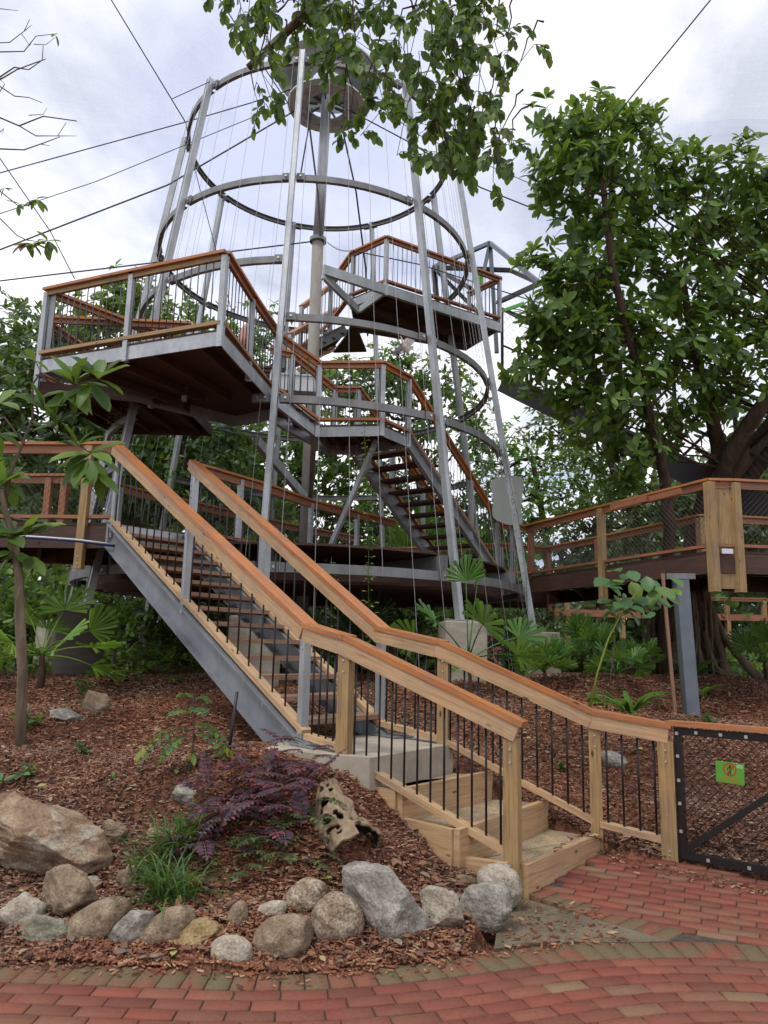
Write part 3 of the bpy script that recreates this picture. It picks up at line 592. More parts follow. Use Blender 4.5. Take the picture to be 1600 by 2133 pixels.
step('middle garden step between the top step and the lowest step', .39, .19, (.51, 5.18), (1.31, 6.28), (.16, 5.53), [(.51, 5.21), (1.29, 6.28), (.90, 6.42), (.14, 5.50), (.17, 5.53)])
step('lowest garden step rising straight from the brick path', .20, .20, (.93, 5.13), (1.64, 6.03), None, [(.93, 5.15), (1.63, 6.04), (1.31, 6.29), (.50, 5.22), (.53, 5.26), (.86, 5.1)])
MB().beam((.50, 5.265, .12), (.83, 5.115, .12), .045, .20).build('side_board', 'new_pine', bpy.data.objects['garden_step.002'])

# ------------------------------------------------------------------ gate and sign
gd = Vector((.47, -.405, 0)).normalized(); g0 = Vector((2.205, 5.835, 0)); gt = thing('gate', 'black steel framed mesh gate with an orange timber top rail', 'gate', (g0.x, g0.y, .05))
GW = 1.05; g1 = g0+gd*GW
def G(u, z): return g0+gd*u+Vector((0, 0, z))
mb = MB(); mb.beam(G(0, .09), G(0, 1.0), .045, .05, upv=gd); mb.beam(G(GW, .09), G(GW, 1.0), .045, .05, upv=gd); mb.beam(G(.025, .115), G(GW-.025, .115), .044, .05); mb.beam(G(.025, .975), G(GW-.025, .975), .044, .05)
mb.build('frame', 'black_steel', gt); MB().beam(G(.02, .15), G(GW-.02, .93), .035, .042).build('brace', 'black_steel', gt)
MB().beam(G(-.07, 1.03), G(GW+.12, 1.03), .13, .034).build('top_rail', 'rail_timber', gt)
wires(gt, G(.02, .13), G(GW-.02, .13), G(.02, .96), G(GW-.02, .96), .062, .0027, 'mesh_infill', 'black_steel')
side = Vector((-gd.y, gd.x, 0)); side = -side if side.y > 0 else side
for (u, z) in [(0, z) for z in (.96, .80, .63, .47, .28)]+[(u, .975) for u in (.14, .31, .48, .65, .82)]+[(u, .115) for u in (.18, .45, .72)]:
    MB().box(G(u, z)+side*.028, (.022, .008, .022), math.atan2(gd.y, gd.x)).build('clip', 'zinc_fitting', gt)
MB().beam(G(GW+.10, -.02), G(GW+.10, .98), .095, .095, upv=gd).build('gate_post', 'treated_pine', gt)
sg = thing('sign', 'small green sign with a red prohibition ring on the gate mesh', 'sign', tuple(G(.35, .65)))
sc0 = G(.355, .725)+side*.012
def S(u, v, e=.0): return sc0+gd*u+Vector((0, 0, v))+side*e
tilt = -.035
def S2(u, v, e=0.): return S(u*math.cos(tilt)-v*math.sin(tilt), u*math.sin(tilt)+v*math.cos(tilt), e)
def poly(pts, e, t=.0008):
    mb = MB(); n = len(pts); a = [S2(u, v, e) for u, v in pts]; b = [S2(u, v, e+t) for u, v in pts]; mb.v = a+b
    mb.face(tuple(range(n))); mb.face(tuple(reversed(range(n, 2*n))))
    for i in range(n): mb.face((i, (i+1) % n, n+(i+1) % n, n+i))
    return mb
poly([(-.095, -.075), (.095, -.075), (.095, .068), (-.095, .068)], 0, .003).build('plate', 'sign_green', sg)
def ringmb(cu, cv, r0, r1, e, t=.0008, n=40):
    mb = MB()
    for k in range(n):
        an = 2*math.pi*k/n
        for r in (r0, r1):
            for ee in (e, e+t): mb.v.append(S2(cu+r*math.cos(an), cv+r*math.sin(an), ee))
    for k in range(n):
        a = 4*k; b = 4*((k+1) % n); mb.face((a+1, b+1, b+3, a+3)); mb.face((a+2, b+2, b+3, a+3)[::-1]); mb.face((a, b, b+1, a+1))
    return mb
ringmb(0, .018, .036, .045, .0036).build('prohibition_ring', 'sign_red', sg)
ringmb(0, .018, .0335, .0355, .0036).build('ring_edge', 'sign_orange', sg)
poly([(-.027, -.015), (-.021, -.021), (.027, .046), (.021, .052)], .0056).build('prohibition_bar', 'sign_red', sg)
ped = [[(.001+.006*math.cos(t), .044+.006*math.sin(t)) for t in np.linspace(0, 6.28, 12)[:-1]], [(-.004, .037), (.006, .036), (.006, .014), (-.003, .014)], [(-.004, .036), (-.016, .028), (-.017, .014), (-.013, .014), (-.012, .026), (-.003, .031)], [(.006, .034), (.015, .020), (.011, .018), (.005, .027)], [(-.003, .016), (.001, .014), (-.006, -.016), (-.012, -.016)], [(.001, .016), (.006, .014), (.008, -.002), (.007, -.017), (.002, -.017), (.003, -.002)]]
mbp = MB()
for k, pp in enumerate(ped):
    q = poly(pp, .0040+.0001*k); b = len(mbp.v); mbp.v += q.v; [mbp.face(tuple(i+b for i in f)) for f in q.f]
mbp.build('pedestrian_figure', 'sign_black', sg)
def text(body, u, v, size, mat, name, parent):
    cu = bpy.data.curves.new('lettering', 'FONT'); cu.body = body; cu.size = size; cu.align_x = 'CENTER'; cu.extrude = .0004; cu.space_character = 1.08
    o = bpy.data.objects.new('tmp', cu); me = bpy.data.meshes.new_from_object(o); bpy.data.objects.remove(o); bpy.data.curves.remove(cu)
    X = gd; n_ = side; mt = Matrix(((X.x, 0, n_.x, 0), (X.y, 0, n_.y, 0), (0, 1, n_.z, 0), (0, 0, 0, 1)))
    R2 = Matrix.Rotation(tilt, 4, 'Z'); p = S2(u, v, .0042)-base_of(parent); me.transform(Matrix.Translation(p) @ mt @ R2)
    return finish(me, name, mat, parent)
text('AUTHORISED', 0, -.047, .0225, 'sign_orange', 'lettering', sg); text('STAFF ONLY', 0, -.068, .0225, 'sign_orange', 'lettering', sg)
poly([(.045, .034), (.088, .034), (.088, .058), (.045, .058)], .0036).build('printed_corner_mark', 'pale_green_print', sg)
poly([(.05, .046), (.07, .050), (.084, .044), (.07, .046)], .0048).build('corner_swoosh', 'sign_green', sg)
for u in (-.05, .047): MB().tube((S2(u, .066, .003), S2(u, .066, .008)), .005, 8).build('fixing', 'zinc_fitting', sg)

# ------------------------------------------------------------------ tower
TX, TY = -1.553, 15.0
def RR(z): return 4.239-.151*(z-2.65)
def TP(az, z, dr=0.0): r = RR(z)+dr; a = R(az); return Vector((TX+r*math.sin(a), TY-r*math.cos(a), z))
tw = thing('tower', 'tapering round galvanised steel tower with nine leaning columns and hoops', 'tower', (TX, TY, 1.1))
AZ = [-2+40*k for k in range(9)]
PIER = {-2: 1.95, 38: 1.98, 78: 1.93, 118: 1.9, 158: 1.9, 198: 1.9, 238: 1.93, 278: 1.95, 318: 2.12}
for az in AZ:
    a = R(az); rad = Vector((math.sin(a), -math.cos(a), 0)); mb = MB(); z0 = PIER[az]; p0, p1 = TP(az, z0, .08), TP(az, 12.16, .08)
    tg = Vector((math.cos(a), math.sin(a), 0)); d = (p1-p0).normalized()
    mb.beam(p0, p1, .070, .095, upv=rad); mb.beam(p0, p1, .010, .115, upv=rad, off=(.040, 0)); mb.beam(p0, p1, .010, .115, upv=rad, off=(-.040, 0))
    mb.box(p0+Vector((0, 0, .01)), (.30, .34, .02), a); mb.build('column', 'galvanised', tw)
def hoop(z, a0, a1, h=.15, name='hoop', dr=0.0, th=.01, fl=.07, mat='galvanised_dull'):
    mb = MB(); k = max(2, int(abs(a1-a0)/4)); prof = [(0, -h/2), (0, h/2), (-fl, h/2), (-fl, h/2-th), (-th, h/2-th), (-th, -h/2+th), (-fl, -h/2+th), (-fl, -h/2)]
    r = RR(z)+dr; n = len(prof)
    for i in range(k+1):
        a = R(a0+(a1-a0)*i/k)
        for (q, zz_) in prof: mb.v.append(Vector((TX+(r+q)*math.sin(a), TY-(r+q)*math.cos(a), z+zz_)))
    for i in range(k):
        for j in range(n): j2 = (j+1) % n; mb.face((i*n+j, (i+1)*n+j, (i+1)*n+j2, i*n+j2))
    mb.face(tuple(range(n))); mb.face(tuple(k*n+i for i in reversed(range(n))))
    o = mb.build(name, mat, tw)
    for e in (a0, a1):
        if a1-a0 < 359:
            a = R(e+(1.4 if e == a0 else -1.4)); MB().box((TX+(r+.02)*math.sin(a), TY-(r+.02)*math.cos(a), z), (.13, .03, h+.01), a).build('cleat', 'galvanised_dull', o); MB().tube((Vector((TX+(r+.03)*math.sin(a), TY-(r+.03)*math.cos(a), z)), Vector((TX+(r+.06)*math.sin(a), TY-(r+.06)*math.cos(a), z))), .02, 6).build('bolt', 'zinc_fitting', o)
for i, az in enumerate(AZ):
    a0, a1 = az+.8, az+39.2
    hoop(12.03, a0, a1, .11); hoop(9.42, a0, a1, .11); hoop(2.65, a0, a1, .14, fl=.08)
    hoop(6.70 if az not in (318,) else 7.78, a0, a1, .115)
    if az in (-2, 38, 118, 158, 198, 278): hoop(5.27, a0, a1, .12)
hoop(5.27, -7.5, -2.9, .12); hoop(4.4, 278.8, 317, .12); hoop(7.78, 279, 317, .115)
for k in range(54):
    az = -2+40*(k//6)+(k % 6+.5)*40/6; gz = 1.15; mb = MB(); p0, p1 = TP(az, 12.1, .03), TP(az, gz if k % 3 else 2.6, .03)
    if not (300 < az+0 < 350 or az < -2): mb.tube((p0, p1), .0035, 4)
    else: mb.tube((p0, TP(az, 7.75, .03)), .0035, 4)
    mb.build('climbing_wire', 'steel_wire', tw)
ZC = WY(664, 500, TY).z; ZH = WY(668, 222, TY).z
MB().tube((Vector((TX+.02, TY, ZC)), Vector((TX+.09, TY, ZH+.55))), .112, 20).build('mast', 'galvanised', tw, True)
mb = MB(); mb.tube((Vector((TX, TY, 1.0)), Vector((TX+.02, TY, ZC))), .122, 20); mb.build('mast_base', 'mast_weathered', tw, True)
MB().tube((Vector((TX+.02, TY, ZC-.05)), Vector((TX+.02, TY, ZC+.03))), .18, 24).build('mast_collar', 'galvanised_dull', tw)
# hub cap at the top
cxh, cyh = TX+.09, TY
def disc_ring(r0, r1, z0, z1, n=48, t=.02):
    mb = MB()
    for k in range(n):
        a = 2*math.pi*k/n
        for (r, z) in ((r0, z0), (r1, z1), (r1, z1+t), (r0, z0+t)): mb.v.append(Vector((cxh+r*math.cos(a), cyh+r*math.sin(a), z)))
    for k in range(n):
        b = 4*k; c = 4*((k+1) % n)
        for i in range(4): j = (i+1) % 4; mb.face((b+i, c+i, c+j, b+j))
    return mb
disc_ring(.40, .68, ZH, ZH, t=.02).build('hub_plate', 'hub_plate', tw); disc_ring(.68, .86, ZH-.01, ZH-.01, t=.03).build('hub_rim', 'white_paint', tw)
disc_ring(.22, .34, ZH+.75, ZH+.30).build('hub_cup', 'galvanised', tw, True); disc_ring(.34, 1.15, ZH+.62, ZH+.72).build('hub_cone', 'galvanised', tw, True)
for k in range(9):
    a = R(AZ[k]); MB().beam((cxh+.2*math.sin(a), cyh-.2*math.cos(a), ZH+.05), (cxh+.7*math.sin(a), cyh-.7*math.cos(a), ZH+.03), .03, .05).build('hub_strut', 'black_steel', tw)
# concrete piers under the columns
def pier(az, zt, w, label, rnd=False, mat='concrete', h=1.2):
    p = TP(az, zt, .13); gb = H(p.x, p.y)-.25
    if rnd: mb = MB(); mb.tube((Vector((p.x, p.y, gb)), Vector((p.x, p.y, zt-.04)), Vector((p.x, p.y, zt))), [w/2*.96, w/2, w/2*.98], 36); mb.tube((Vector((p.x, p.y, zt)), Vector((p.x, p.y, zt+.012))), w*.32, 24); o = mb.build('concrete_pier', mat, None, False, (p.x, p.y, gb))
    else: mb = MB(); mb.box((p.x, p.y, (gb+zt)/2), (w, w, zt-gb), R(az)*.15); o = mb.build('concrete_pier', mat, None, False, (p.x, p.y, gb)); md = o.modifiers.new('bevel', 'BEVEL'); md.width = .025; md.segments = 2
    tag(o, label, 'concrete pier', 'concrete piers under the tower columns')
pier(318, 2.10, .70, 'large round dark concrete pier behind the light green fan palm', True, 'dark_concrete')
pier(238, 1.92, .62, 'square pale concrete pier seen under the left deck, beside the big stone', False)
pier(38, 1.97, .62, 'square pale concrete pier behind the tall fan palm at the tower front', False)
pier(78, 1.92, .64, 'square concrete pier under the rightmost tower column', False)
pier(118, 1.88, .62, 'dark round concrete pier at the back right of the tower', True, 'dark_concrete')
pier(278, 1.94, .62, 'concrete pier half hidden behind the large round pier', False)
pier(-2, 1.94, .62, 'square pale concrete pier seen through the treads of the lower staircase', False)
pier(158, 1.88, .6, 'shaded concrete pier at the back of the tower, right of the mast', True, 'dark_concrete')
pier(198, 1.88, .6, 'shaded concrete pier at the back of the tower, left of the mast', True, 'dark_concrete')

# ------------------------------------------------------------------ decks
def deck(root, poly_, z, joist=.28, brd=.032, fas='galvanised', under='dark_joist', fw=.02, fasc_h=None, inner_beams=4):
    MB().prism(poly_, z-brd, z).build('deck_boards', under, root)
    n = len(poly_); hh = fasc_h or joist
    for i in range(n):
        a, b = poly_[i], poly_[(i+1) % n]; MB().beam((a[0], a[1], z-brd-hh/2-.003), (b[0], b[1], z-brd-hh/2-.003), fw, hh).build('edge_beam', fas, root)
    xs_ = [p[0] for p in poly_]; ys_ = [p[1] for p in poly_]; k = inner_beams
    for j in range(k):   # joists between the two long sides
        t = (j+.5)/k; a = Vector((*poly_[0], 0)).lerp(Vector((*poly_[1], 0)), t); b = Vector((*poly_[-1], 0)).lerp(Vector((*poly_[2], 0)), t)
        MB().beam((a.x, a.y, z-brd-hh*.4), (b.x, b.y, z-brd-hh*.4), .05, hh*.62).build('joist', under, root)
steel_rail = dict(bal=.115, cap=('rail_timber', .15, .04), side=('weathered_rail', .05, .07), toe=('weathered_rail', .10, .045), toe_z=.05, bal_mat='baluster_steel', bal_r=.0075, post_w=.075)
def loop(root, pts, z, dz=1.06, posts=None, **k):
    top = [Vector((p[0], p[1], z+dz)) for p in pts]; base = [Vector((p[0], p[1], z)) for p in pts]
    ps = [((p[0], p[1], z-.25), (p[0], p[1], z+dz-.06)) for p in (posts if posts is not None else pts)]
    kk = dict(steel_rail); kk.update(k); railing(root, top, base, ps, **kk)
# left viewing platform
Z1 = 5.53; A1 = [(-2.14, 9.22), (-4.97, 10.40), (-3.62, 11.95), (-2.62, 12.83), (-1.95, 12.4), (-1.80, 11.45)]
p1 = thing('viewing_platform', 'left viewing platform jutting out of the tower above the lower staircase', 'platform', (-2.8, 11, Z1))
deck(p1, [A1[1], A1[0], A1[5], A1[4], A1[3], A1[2]], Z1, .19)
r = thing('railing', 'timber topped railing round the front of the left viewing platform', 'railing', (-2.14, 9.22, Z1))
loop(r, [A1[1], (-3.54, 9.80), A1[0]], Z1, 1.07, side=('treated_pine', .05, .07), toe=('treated_pine', .10, .05), bal=.116)
loop(r, [A1[0], (-1.99, 10.45), (-1.80, 11.76)], Z1, 1.07, bal=.125)
r = thing('railing', 'timber topped railing slanting back along the left side of the left viewing platform', 'railing', (-4.97, 10.4, Z1))
loop(r, [(A1[1][0]+.05, A1[1][1]+.05), (-3.78, 11.8)], Z1, 1.06)
p1b = thing('viewing_platform', 'smaller far platform behind the left viewing platform', 'platform', (-4, 12.6, Z1))
deck(p1b, [(-5.42, 11.35), (-3.3, 11.9), (-3.2, 13.6), (-5.0, 13.6)], Z1, .15, fas='dark_joist')
r = thing('railing', 'railing of the far platform, seen through the left platform balusters', 'railing', (-4, 12, Z1))
loop(r, [(-5.42, 11.30), (-3.15, 11.42)], Z1, 1.05); loop(r, [(-5.38, 11.42), (-5.0, 13.5)], Z1, 1.02)
# flight from platform down to the middle landing, and the landing
Z2 = 5.12
L_ = [(-1.12, 12.02), (-.07, 11.88), (.38, 12.52), (-.52, 13.12), (-.95, 13.12)]
ld = thing('landing', 'middle landing in front of the mast between two tower flights', 'landing', (-.5, 12.4, Z2))
deck(ld, [L_[0], L_[1], L_[2], L_[3], L_[4]], Z2, .165, inner_beams=3)
MB().beam((-1.16, 12.0, Z2-.13), (TX+.1, TY-.3, Z2-.75), .09, .16).build('bracket', 'galvanised', ld); MB().beam((-2.2, 12.6, 5.0), (TX, TY-.25, 4.45), .09, .17).build('bracket', 'galvanised', ld)
MB().beam((-.15, 12.3, Z2-.15), (-1.0, 12.9, 3.0), .06, .08).build('strut', 'galvanised', ld)
fl = thing('staircase', 'short flight from the left viewing platform to the middle landing', 'staircase', (-1.4, 11.8, Z2))
for (a, b) in (((-1.80, 11.45, Z1-.14), (-1.12, 12.02, Z2-.12)), ((-1.95, 12.4, Z1-.14), (-.95, 13.12, Z2-.12))): MB().channel(a, b, .24, .07, .012, 1).build('stringer', 'galvanised', fl)
for i in range(3):
    t = (i+.6)/3.2; a = Vector((-1.80, 11.45, 0)).lerp(Vector((-1.12, 12.02, 0)), t); b = Vector((-1.95, 12.4, 0)).lerp(Vector((-.95, 13.12, 0)), t); z = Z1-(i+1)*.12
    MB().beam((a.x, a.y, z), (b.x, b.y, z), .26, .04).build('tread', 'dark_joist', fl)
r = thing('railing', 'railing running from the left platform round the front of the middle landing', 'railing', (-1.1, 12, Z2))
kk = dict(steel_rail); kk['side'] = ('rail_timber', .05, .07); kk['toe'] = ('rail_timber', .10, .045)
tp = [Vector((-1.80, 11.74, 6.60)), Vector((-1.10, 12.02, 6.20)), Vector((-.07, 11.88, 6.18)), Vector((.38, 12.52, 6.18))]
bs = [Vector((-1.80, 11.50, Z1)), Vector((-1.12, 12.02, Z2+.02)), Vector((-.07, 11.88, Z2)), Vector((.38, 12.52, Z2))]
railing(r, tp, bs, [((q.x, q.y, Z2-.2), (q.x, q.y, p.z-.06)) for q, p in zip(bs[1:], tp[1:])], **kk)
r = thing('railing', 'inner railing of the middle landing beside the mast', 'railing', (-.9, 13.1, Z2))
tp = [Vector((-2.0, 12.45, 6.62)), Vector((-1.65, 12.6, 6.60)), Vector((-.93, 13.12, 6.17)), Vector((-.52, 13.10, 6.17))]; bs = [Vector((p.x, p.y, p.z-1.06)) for p in tp]
railing(r, tp, bs, [((q.x, q.y, q.z-.2), (q.x, q.y, p.z-.06)) for q, p in zip(bs[1:], tp[1:])], **kk)
# tower flight from the landing down to the deck
s2 = thing('staircase', 'steep open tread flight from the middle landing down to the tower deck', 'staircase', (1.9, 15, 3.05))
O0, O1 = Vector((.38, 12.52, Z2)), Vector((2.30, 15.12, 3.05)); I0, I1 = Vector((-.50, 13.15, Z2)), Vector((1.42, 15.75, 3.05))
for a, b, sd2 in ((O0, O1, 1), (I0, I1, -1)): MB().channel(a+Vector((0, 0, -.13)), b+Vector((0, 0, -.13)), .25, .07, .012, sd2).build('stringer', 'galvanised', s2)
for i in range(11):
    t = (i+1)/12; a = O0.lerp(O1, t); b = I0.lerp(I1, t); d = (b-a).normalized(); z = Z2-(i+1)*(Z2-3.05)/12
    MB().beam(Vector((a.x, a.y, z))+d*.02, Vector((b.x, b.y, z))-d*.02, .27, .045, off=(0, -.02)).build('tread', 'dark_joist', s2)
for nm, a, b, lab in (('O', O0, O1, 'outer handrail of the steep tower flight, nearer the camera'), ('I', I0, I1, 'inner handrail of the steep tower flight')):
    r = thing('railing', lab, 'railing', tuple(b)); u_ = Vector((0, 0, 1.06))
    tp = [a+u_, b+u_+Vector((.05, .1, 0))]; bs = [a, b]
    if nm == 'O': tp.append(Vector((2.93, 15.4, 4.11))); bs.append(Vector((2.93, 15.3, 3.05)))
    railing(r, tp, bs, [((a.lerp(b, t).x, a.lerp(b, t).y, a.lerp(b, t).z-.15), (a.lerp(b, t).x, a.lerp(b, t).y, a.lerp(b, t).z+1.0)) for t in (0.0, .33, .66, .98)]+([((2.6, 15.25, 3.0), (2.6, 15.3, 4.05))] if nm == 'O' else []), **kk)
# tower deck
Z0 = 3.05
td = thing('tower_deck', 'round deck inside the base of the tower with dark joists under it', 'deck', (TX, TY, Z0))
cp = [(TX+3.95*math.sin(R(a)), TY-3.95*math.cos(R(a))) for a in range(0, 360, 12)]
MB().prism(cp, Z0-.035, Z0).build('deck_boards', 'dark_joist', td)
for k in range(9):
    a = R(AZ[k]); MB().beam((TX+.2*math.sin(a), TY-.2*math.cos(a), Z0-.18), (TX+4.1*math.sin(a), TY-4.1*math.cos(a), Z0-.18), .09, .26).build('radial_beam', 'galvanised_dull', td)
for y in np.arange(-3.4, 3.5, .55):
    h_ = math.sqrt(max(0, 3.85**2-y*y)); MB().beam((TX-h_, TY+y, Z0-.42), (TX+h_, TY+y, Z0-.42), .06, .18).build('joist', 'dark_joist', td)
mesh_rail = dict(cap=('rail_timber', .14, .036), side=('weathered_rail', .045, .11), toe=('weathered_rail', .10, .045), toe_z=.05, mesh=True, post_w=.09, bal=None)
def deck_walk(name, label, rlab, near, far_, z=Z0, w1=True, steelp=False, near_posts=(), far_posts=(), farlab=None):
    t = thing(name, label, 'walkway', (near[0][0], near[0][1], z))
    MB().prism([*near, *reversed(far_)], z-.04, z).build('deck_boards', 'dark_joist', t)
    for ln in (near, far_):
        for a, b in zip(ln[:-1], ln[1:]):
            MB().beam((*a, z-.04-.15), (*b, z-.04-.15), .06, .28).build('fascia_beam', 'dark_joist', t)
    a, b = Vector((*near[0], 0)), Vector((*near[-1], 0)); c, d = Vector((*far_[0], 0)), Vector((*far_[-1], 0)); k = int((b-a).length/.6)
    for i in range(k):
        u_ = (i+.5)/k; p = a.lerp(b, u_); q = c.lerp(d, u_); MB().beam((p.x, p.y, z-.17), (q.x, q.y, z-.17), .05, .2).build('joist', 'dark_joist', t)
    for ln, lb_, pp in ((near, rlab, near_posts), (far_, farlab, far_posts)):
        if not lb_: continue
        rl = thing('railing', lb_, 'railing', (ln[0][0], ln[0][1], z)); kq = dict(mesh_rail)
        ps = [((x, y, z-zb), (x, y, z+1.0), wd, mt) for (x, y, zb, wd, mt) in pp]
        railing(rl, [Vector((*p, z+1.06)) for p in ln], [Vector((*p, z)) for p in ln], ps, **kq)
    return t
TP_ = 'treated_pine'; GV = 'galvanised'
deck_walk('walkway', 'raised walkway on the left leading to the head of the lower staircase', 'near mesh railing of the left walkway', [(-7.2, 9.95), (-3.9, 9.70), (-3.45, 9.62)], [(-8.2, 11.9), (-4.95, 11.6), (-4.4, 11.85)],
          near_posts=[(-3.84, 9.64, .60, .10, TP_), (-6.6, 9.88, .6, .10, TP_)], far_posts=[(-4.95, 11.6, .1, .1, 'weathered_rail'), (-5.2, 11.62, .1, .1, 'weathered_rail'), (-7.4, 11.8, .1, .1, 'weathered_rail')], farlab='far mesh railing of the left walkway with two paired posts')
deck_walk('walkway', 'raised walkway curving from the stair head through the tower base', 'mesh railing from the stair head sweeping into the tower', [(-2.75, 10.62), (-2.50, 10.98), (-1.86, 12.0), (-1.28, 13.2), (.2, 15.1)], [(-4.45, 11.95), (-4.07, 12.67), (-2.97, 14.3), (-1.9, 15.9), (-.6, 17.4)],
          near_posts=[(-2.72, 10.68, .2, .07, GV), (-2.2, 11.45, .2, .07, GV), (-1.28, 13.2, .2, .07, GV), (-.5, 14.2, .2, .07, GV)], far_posts=[(-4.3, 12.2, .2, .07, GV), (-3.5, 13.5, .2, .07, GV), (-2.2, 15.5, .2, .07, GV)], farlab='far mesh railing of the curving walkway, seen behind the staircase treads')
MB().prism([(-3.45, 9.62), (-2.68, 10.42), (-2.75, 10.66), (-4.40, 11.88), (-4.5, 11.4), (-3.9, 9.72)], Z0-.045, Z0-.004).build('deck_boards', 'dark_joist', bpy.data.objects['walkway.001'])
MB().beam((-3.50, 9.58, Z0-.14), (-2.66, 10.46, Z0-.14), .05, .24).build('head_beam', 'galvanised', bpy.data.objects['walkway.001'])
rw = deck_walk('walkway', 'raised timber walkway on the right bending at the double corner post', 'near mesh railing of the right walkway', [(2.93, 15.3), (3.80, 13.2), (4.76, 10.95), (5.1, 10.95), (8.5, 11.35)], [(4.0, 18.4), (4.9, 16.2), (5.8, 13.8), (6.0, 13.75), (9.5, 14.3)],
          near_posts=[(3.79, 13.13, .65, .11, TP_), (4.74, 10.90, .60, .12, TP_), (5.12, 10.93, .60, .12, TP_), (2.98, 15.28, .3, .10, 'weathered_rail')], far_posts=[(4.0, 18.4, .5, .1, 'weathered_rail'), (5.8, 13.8, .1, .12, TP_), (4.7, 16.6, .5, .1, 'weathered_rail')], farlab='far mesh railing of the right walkway seen through the near mesh')
MB().beam((4.93, 10.96, Z0-.55), (4.93, 10.96, Z0+.98), .24, .04, upv=(0, 1, 0)).build('corner_infill', TP_, rw)
MB().box((4.93, 10.86, Z0-.02), (.16, .02, .07), 0).build('bracket', 'zinc_fitting', rw)
for (x, y) in ((4.0, 12.6), (4.3, 12.0)): MB().beam((x-.22, y-.1, 3.95), (x+.1, y-.9, 3.95), .04, .09).build('splice_block', 'weathered_rail', rw)
sp = thing('support_post', 'grey painted steel post holding up the right walkway near the corner', 'post', (4.30, 11.02, .6))
MB().beam((4.39, 11.06, .4), (4.30, 11.02, 2.62), .18, .18, upv=(0, 1, 0)).build('shaft', 'grey_paint', sp); MB().beam((4.12, 11.08, 2.67), (4.50, 11.0, 2.67), .14, .08).build('cap_channel', 'galvanised_dull', sp)
sp = thing('support_post', 'thin brown stake standing just left of the grey support post', 'stake', (4.12, 10.95, .6)); MB().beam((4.12, 10.95, .55), (4.02, 10.95, 2.7), .04, .04).build('shaft', 'tread_timber', sp)
# far rail across the back of the tower and mesh behind it
r = thing('railing', 'mesh railing along the far side of the tower deck', 'railing', (0, 19, Z0)); kq = dict(mesh_rail)
pts = [(-2.2, 20.2), (.6, 19.0), (2.8, 17.9), (4.0, 18.4)]
railing(r, [Vector((*p, 4.1)) for p in pts], [Vector((*p, Z0)) for p in pts], [((*p, 2.8), (*p, 4.0), .07, GV) for p in pts], **kq)
fd = thing('walkway', 'far stretch of raised walkway behind the tower', 'walkway', (0, 20, Z0)); MB().prism([(-2.2, 20.2), (.6, 19.0), (2.8, 17.9), (4.0, 18.4), (4.6, 20.4), (-1.6, 22)], Z0-.3, Z0).build('deck_boards', 'dark_joist', fd)
# distant low walkway on the right
r = thing('walkway', 'distant timber railed walkway seen under the right walkway', 'walkway', (16, 30, 2.9))
railing(r, [Vector((6.5, 29, 3.9)), Vector((11, 30, 3.9)), Vector((18.5, 31, 3.98))], [Vector((6.5, 29, 2.95)), Vector((11, 30, 2.95)), Vector((18.5, 31, 3.0))], [((x, 29+(x-6.5)*.18, 1.2), (x, 29+(x-6.5)*.18, 3.85), .16, 'treated_pine') for x in (7, 9.2, 11.4, 13.6, 15.2, 17.2)], **dict(mesh_rail, toe=('weathered_rail', .3, .25)))
# small distant balcony among the leaves
bl_ = thing('balcony', 'tiny distant railed balcony visible beside the big tree fork', 'balcony', (14.5, 36, 9.5))
a = WY(1421, 965, 34); b = WY(1492, 970, 34); c = WY(1421, 962, 36.5)
railing(bl_, [c, a, b], [p-Vector((0, 0, 1.05)) for p in (c, a, b)], [(p-Vector((0, 0, 1.2)), p-Vector((0, 0, .05))) for p in (a, b)], **dict(steel_rail, bal=.16, bal_r=.012))

# ------------------------------------------------------------------ upper platform and its stairs
Z3 = 8.98; A3 = [(-.07, 14.70), (2.54, 16.36), (1.9, 17.6), (-.75, 16.6), (-.80, 15.36)]
p3 = thing('viewing_platform', 'upper viewing platform on the right of the mast', 'platform', (1, 16, Z3))
deck(p3, [A3[0], A3[1], A3[2], A3[3], A3[4]], Z3, .18, inner_beams=4)
MB().beam((TX+.25, TY-1.05, Z3-.10), (2.56, 16.34, Z3-.18), .08, .20).build('cantilever_beam', 'galvanised', p3)
MB().beam((TX+.25, TY-1.05, Z3-.22), (-.62, 14.9, Z3-.50), .07, .15).build('brace', 'galvanised', p3)
MB().beam((-.62, 14.9, Z3-.50), (-.1, 14.75, Z3-.15), .07, .12).build('brace', 'galvanised', p3)
for (a, b) in (((-.5, 15.2), (1.6, 17.2)), ((-.6, 16.2), (2.2, 16.5))): MB().beam((*a, Z3-.24), (*b, Z3-.24), .09, .16).build('under_beam', 'dark_joist', p3)
r = thing('railing', 'timber topped railing round the upper viewing platform', 'railing', (0, 14.7, Z3))
loop(r, [(-.80, 15.36), A3[0], (1.2, 15.5), A3[1]], Z3, 1.07, posts=[(-.78, 15.36), A3[0], A3[1]]); loop(r, [A3[1], (1.93, 17.1)], Z3, 1.06)
f3 = thing('staircase', 'flight behind the mast climbing from the left platform to the upper platform', 'staircase', (-1.8, 15.4, 7.4))
fa = [(Vector((-2.35, 15.2, 7.35)), Vector((-.95, 16.4, 8.72))), (Vector((-3.0, 16.1, 7.35)), Vector((-1.3, 17.4, 8.72)))]
for a, b in fa: MB().channel(a, b, .24, .07, .012, 1).build('stringer', 'galvanised', f3)
for i in range(7):
    t = (i+.8)/7.6; a = fa[0][0].lerp(fa[0][1], t); b = fa[1][0].lerp(fa[1][1], t); MB().beam((a.x, a.y, a.z), (b.x, b.y, a.z), .24, .04).build('tread', 'dark_joist', f3)
MB().prism([(-.95, 16.4), (-1.3, 17.4), (-.5, 17.3), (-.75, 15.5)], 8.55, 8.6).build('half_landing', 'dark_joist', f3)
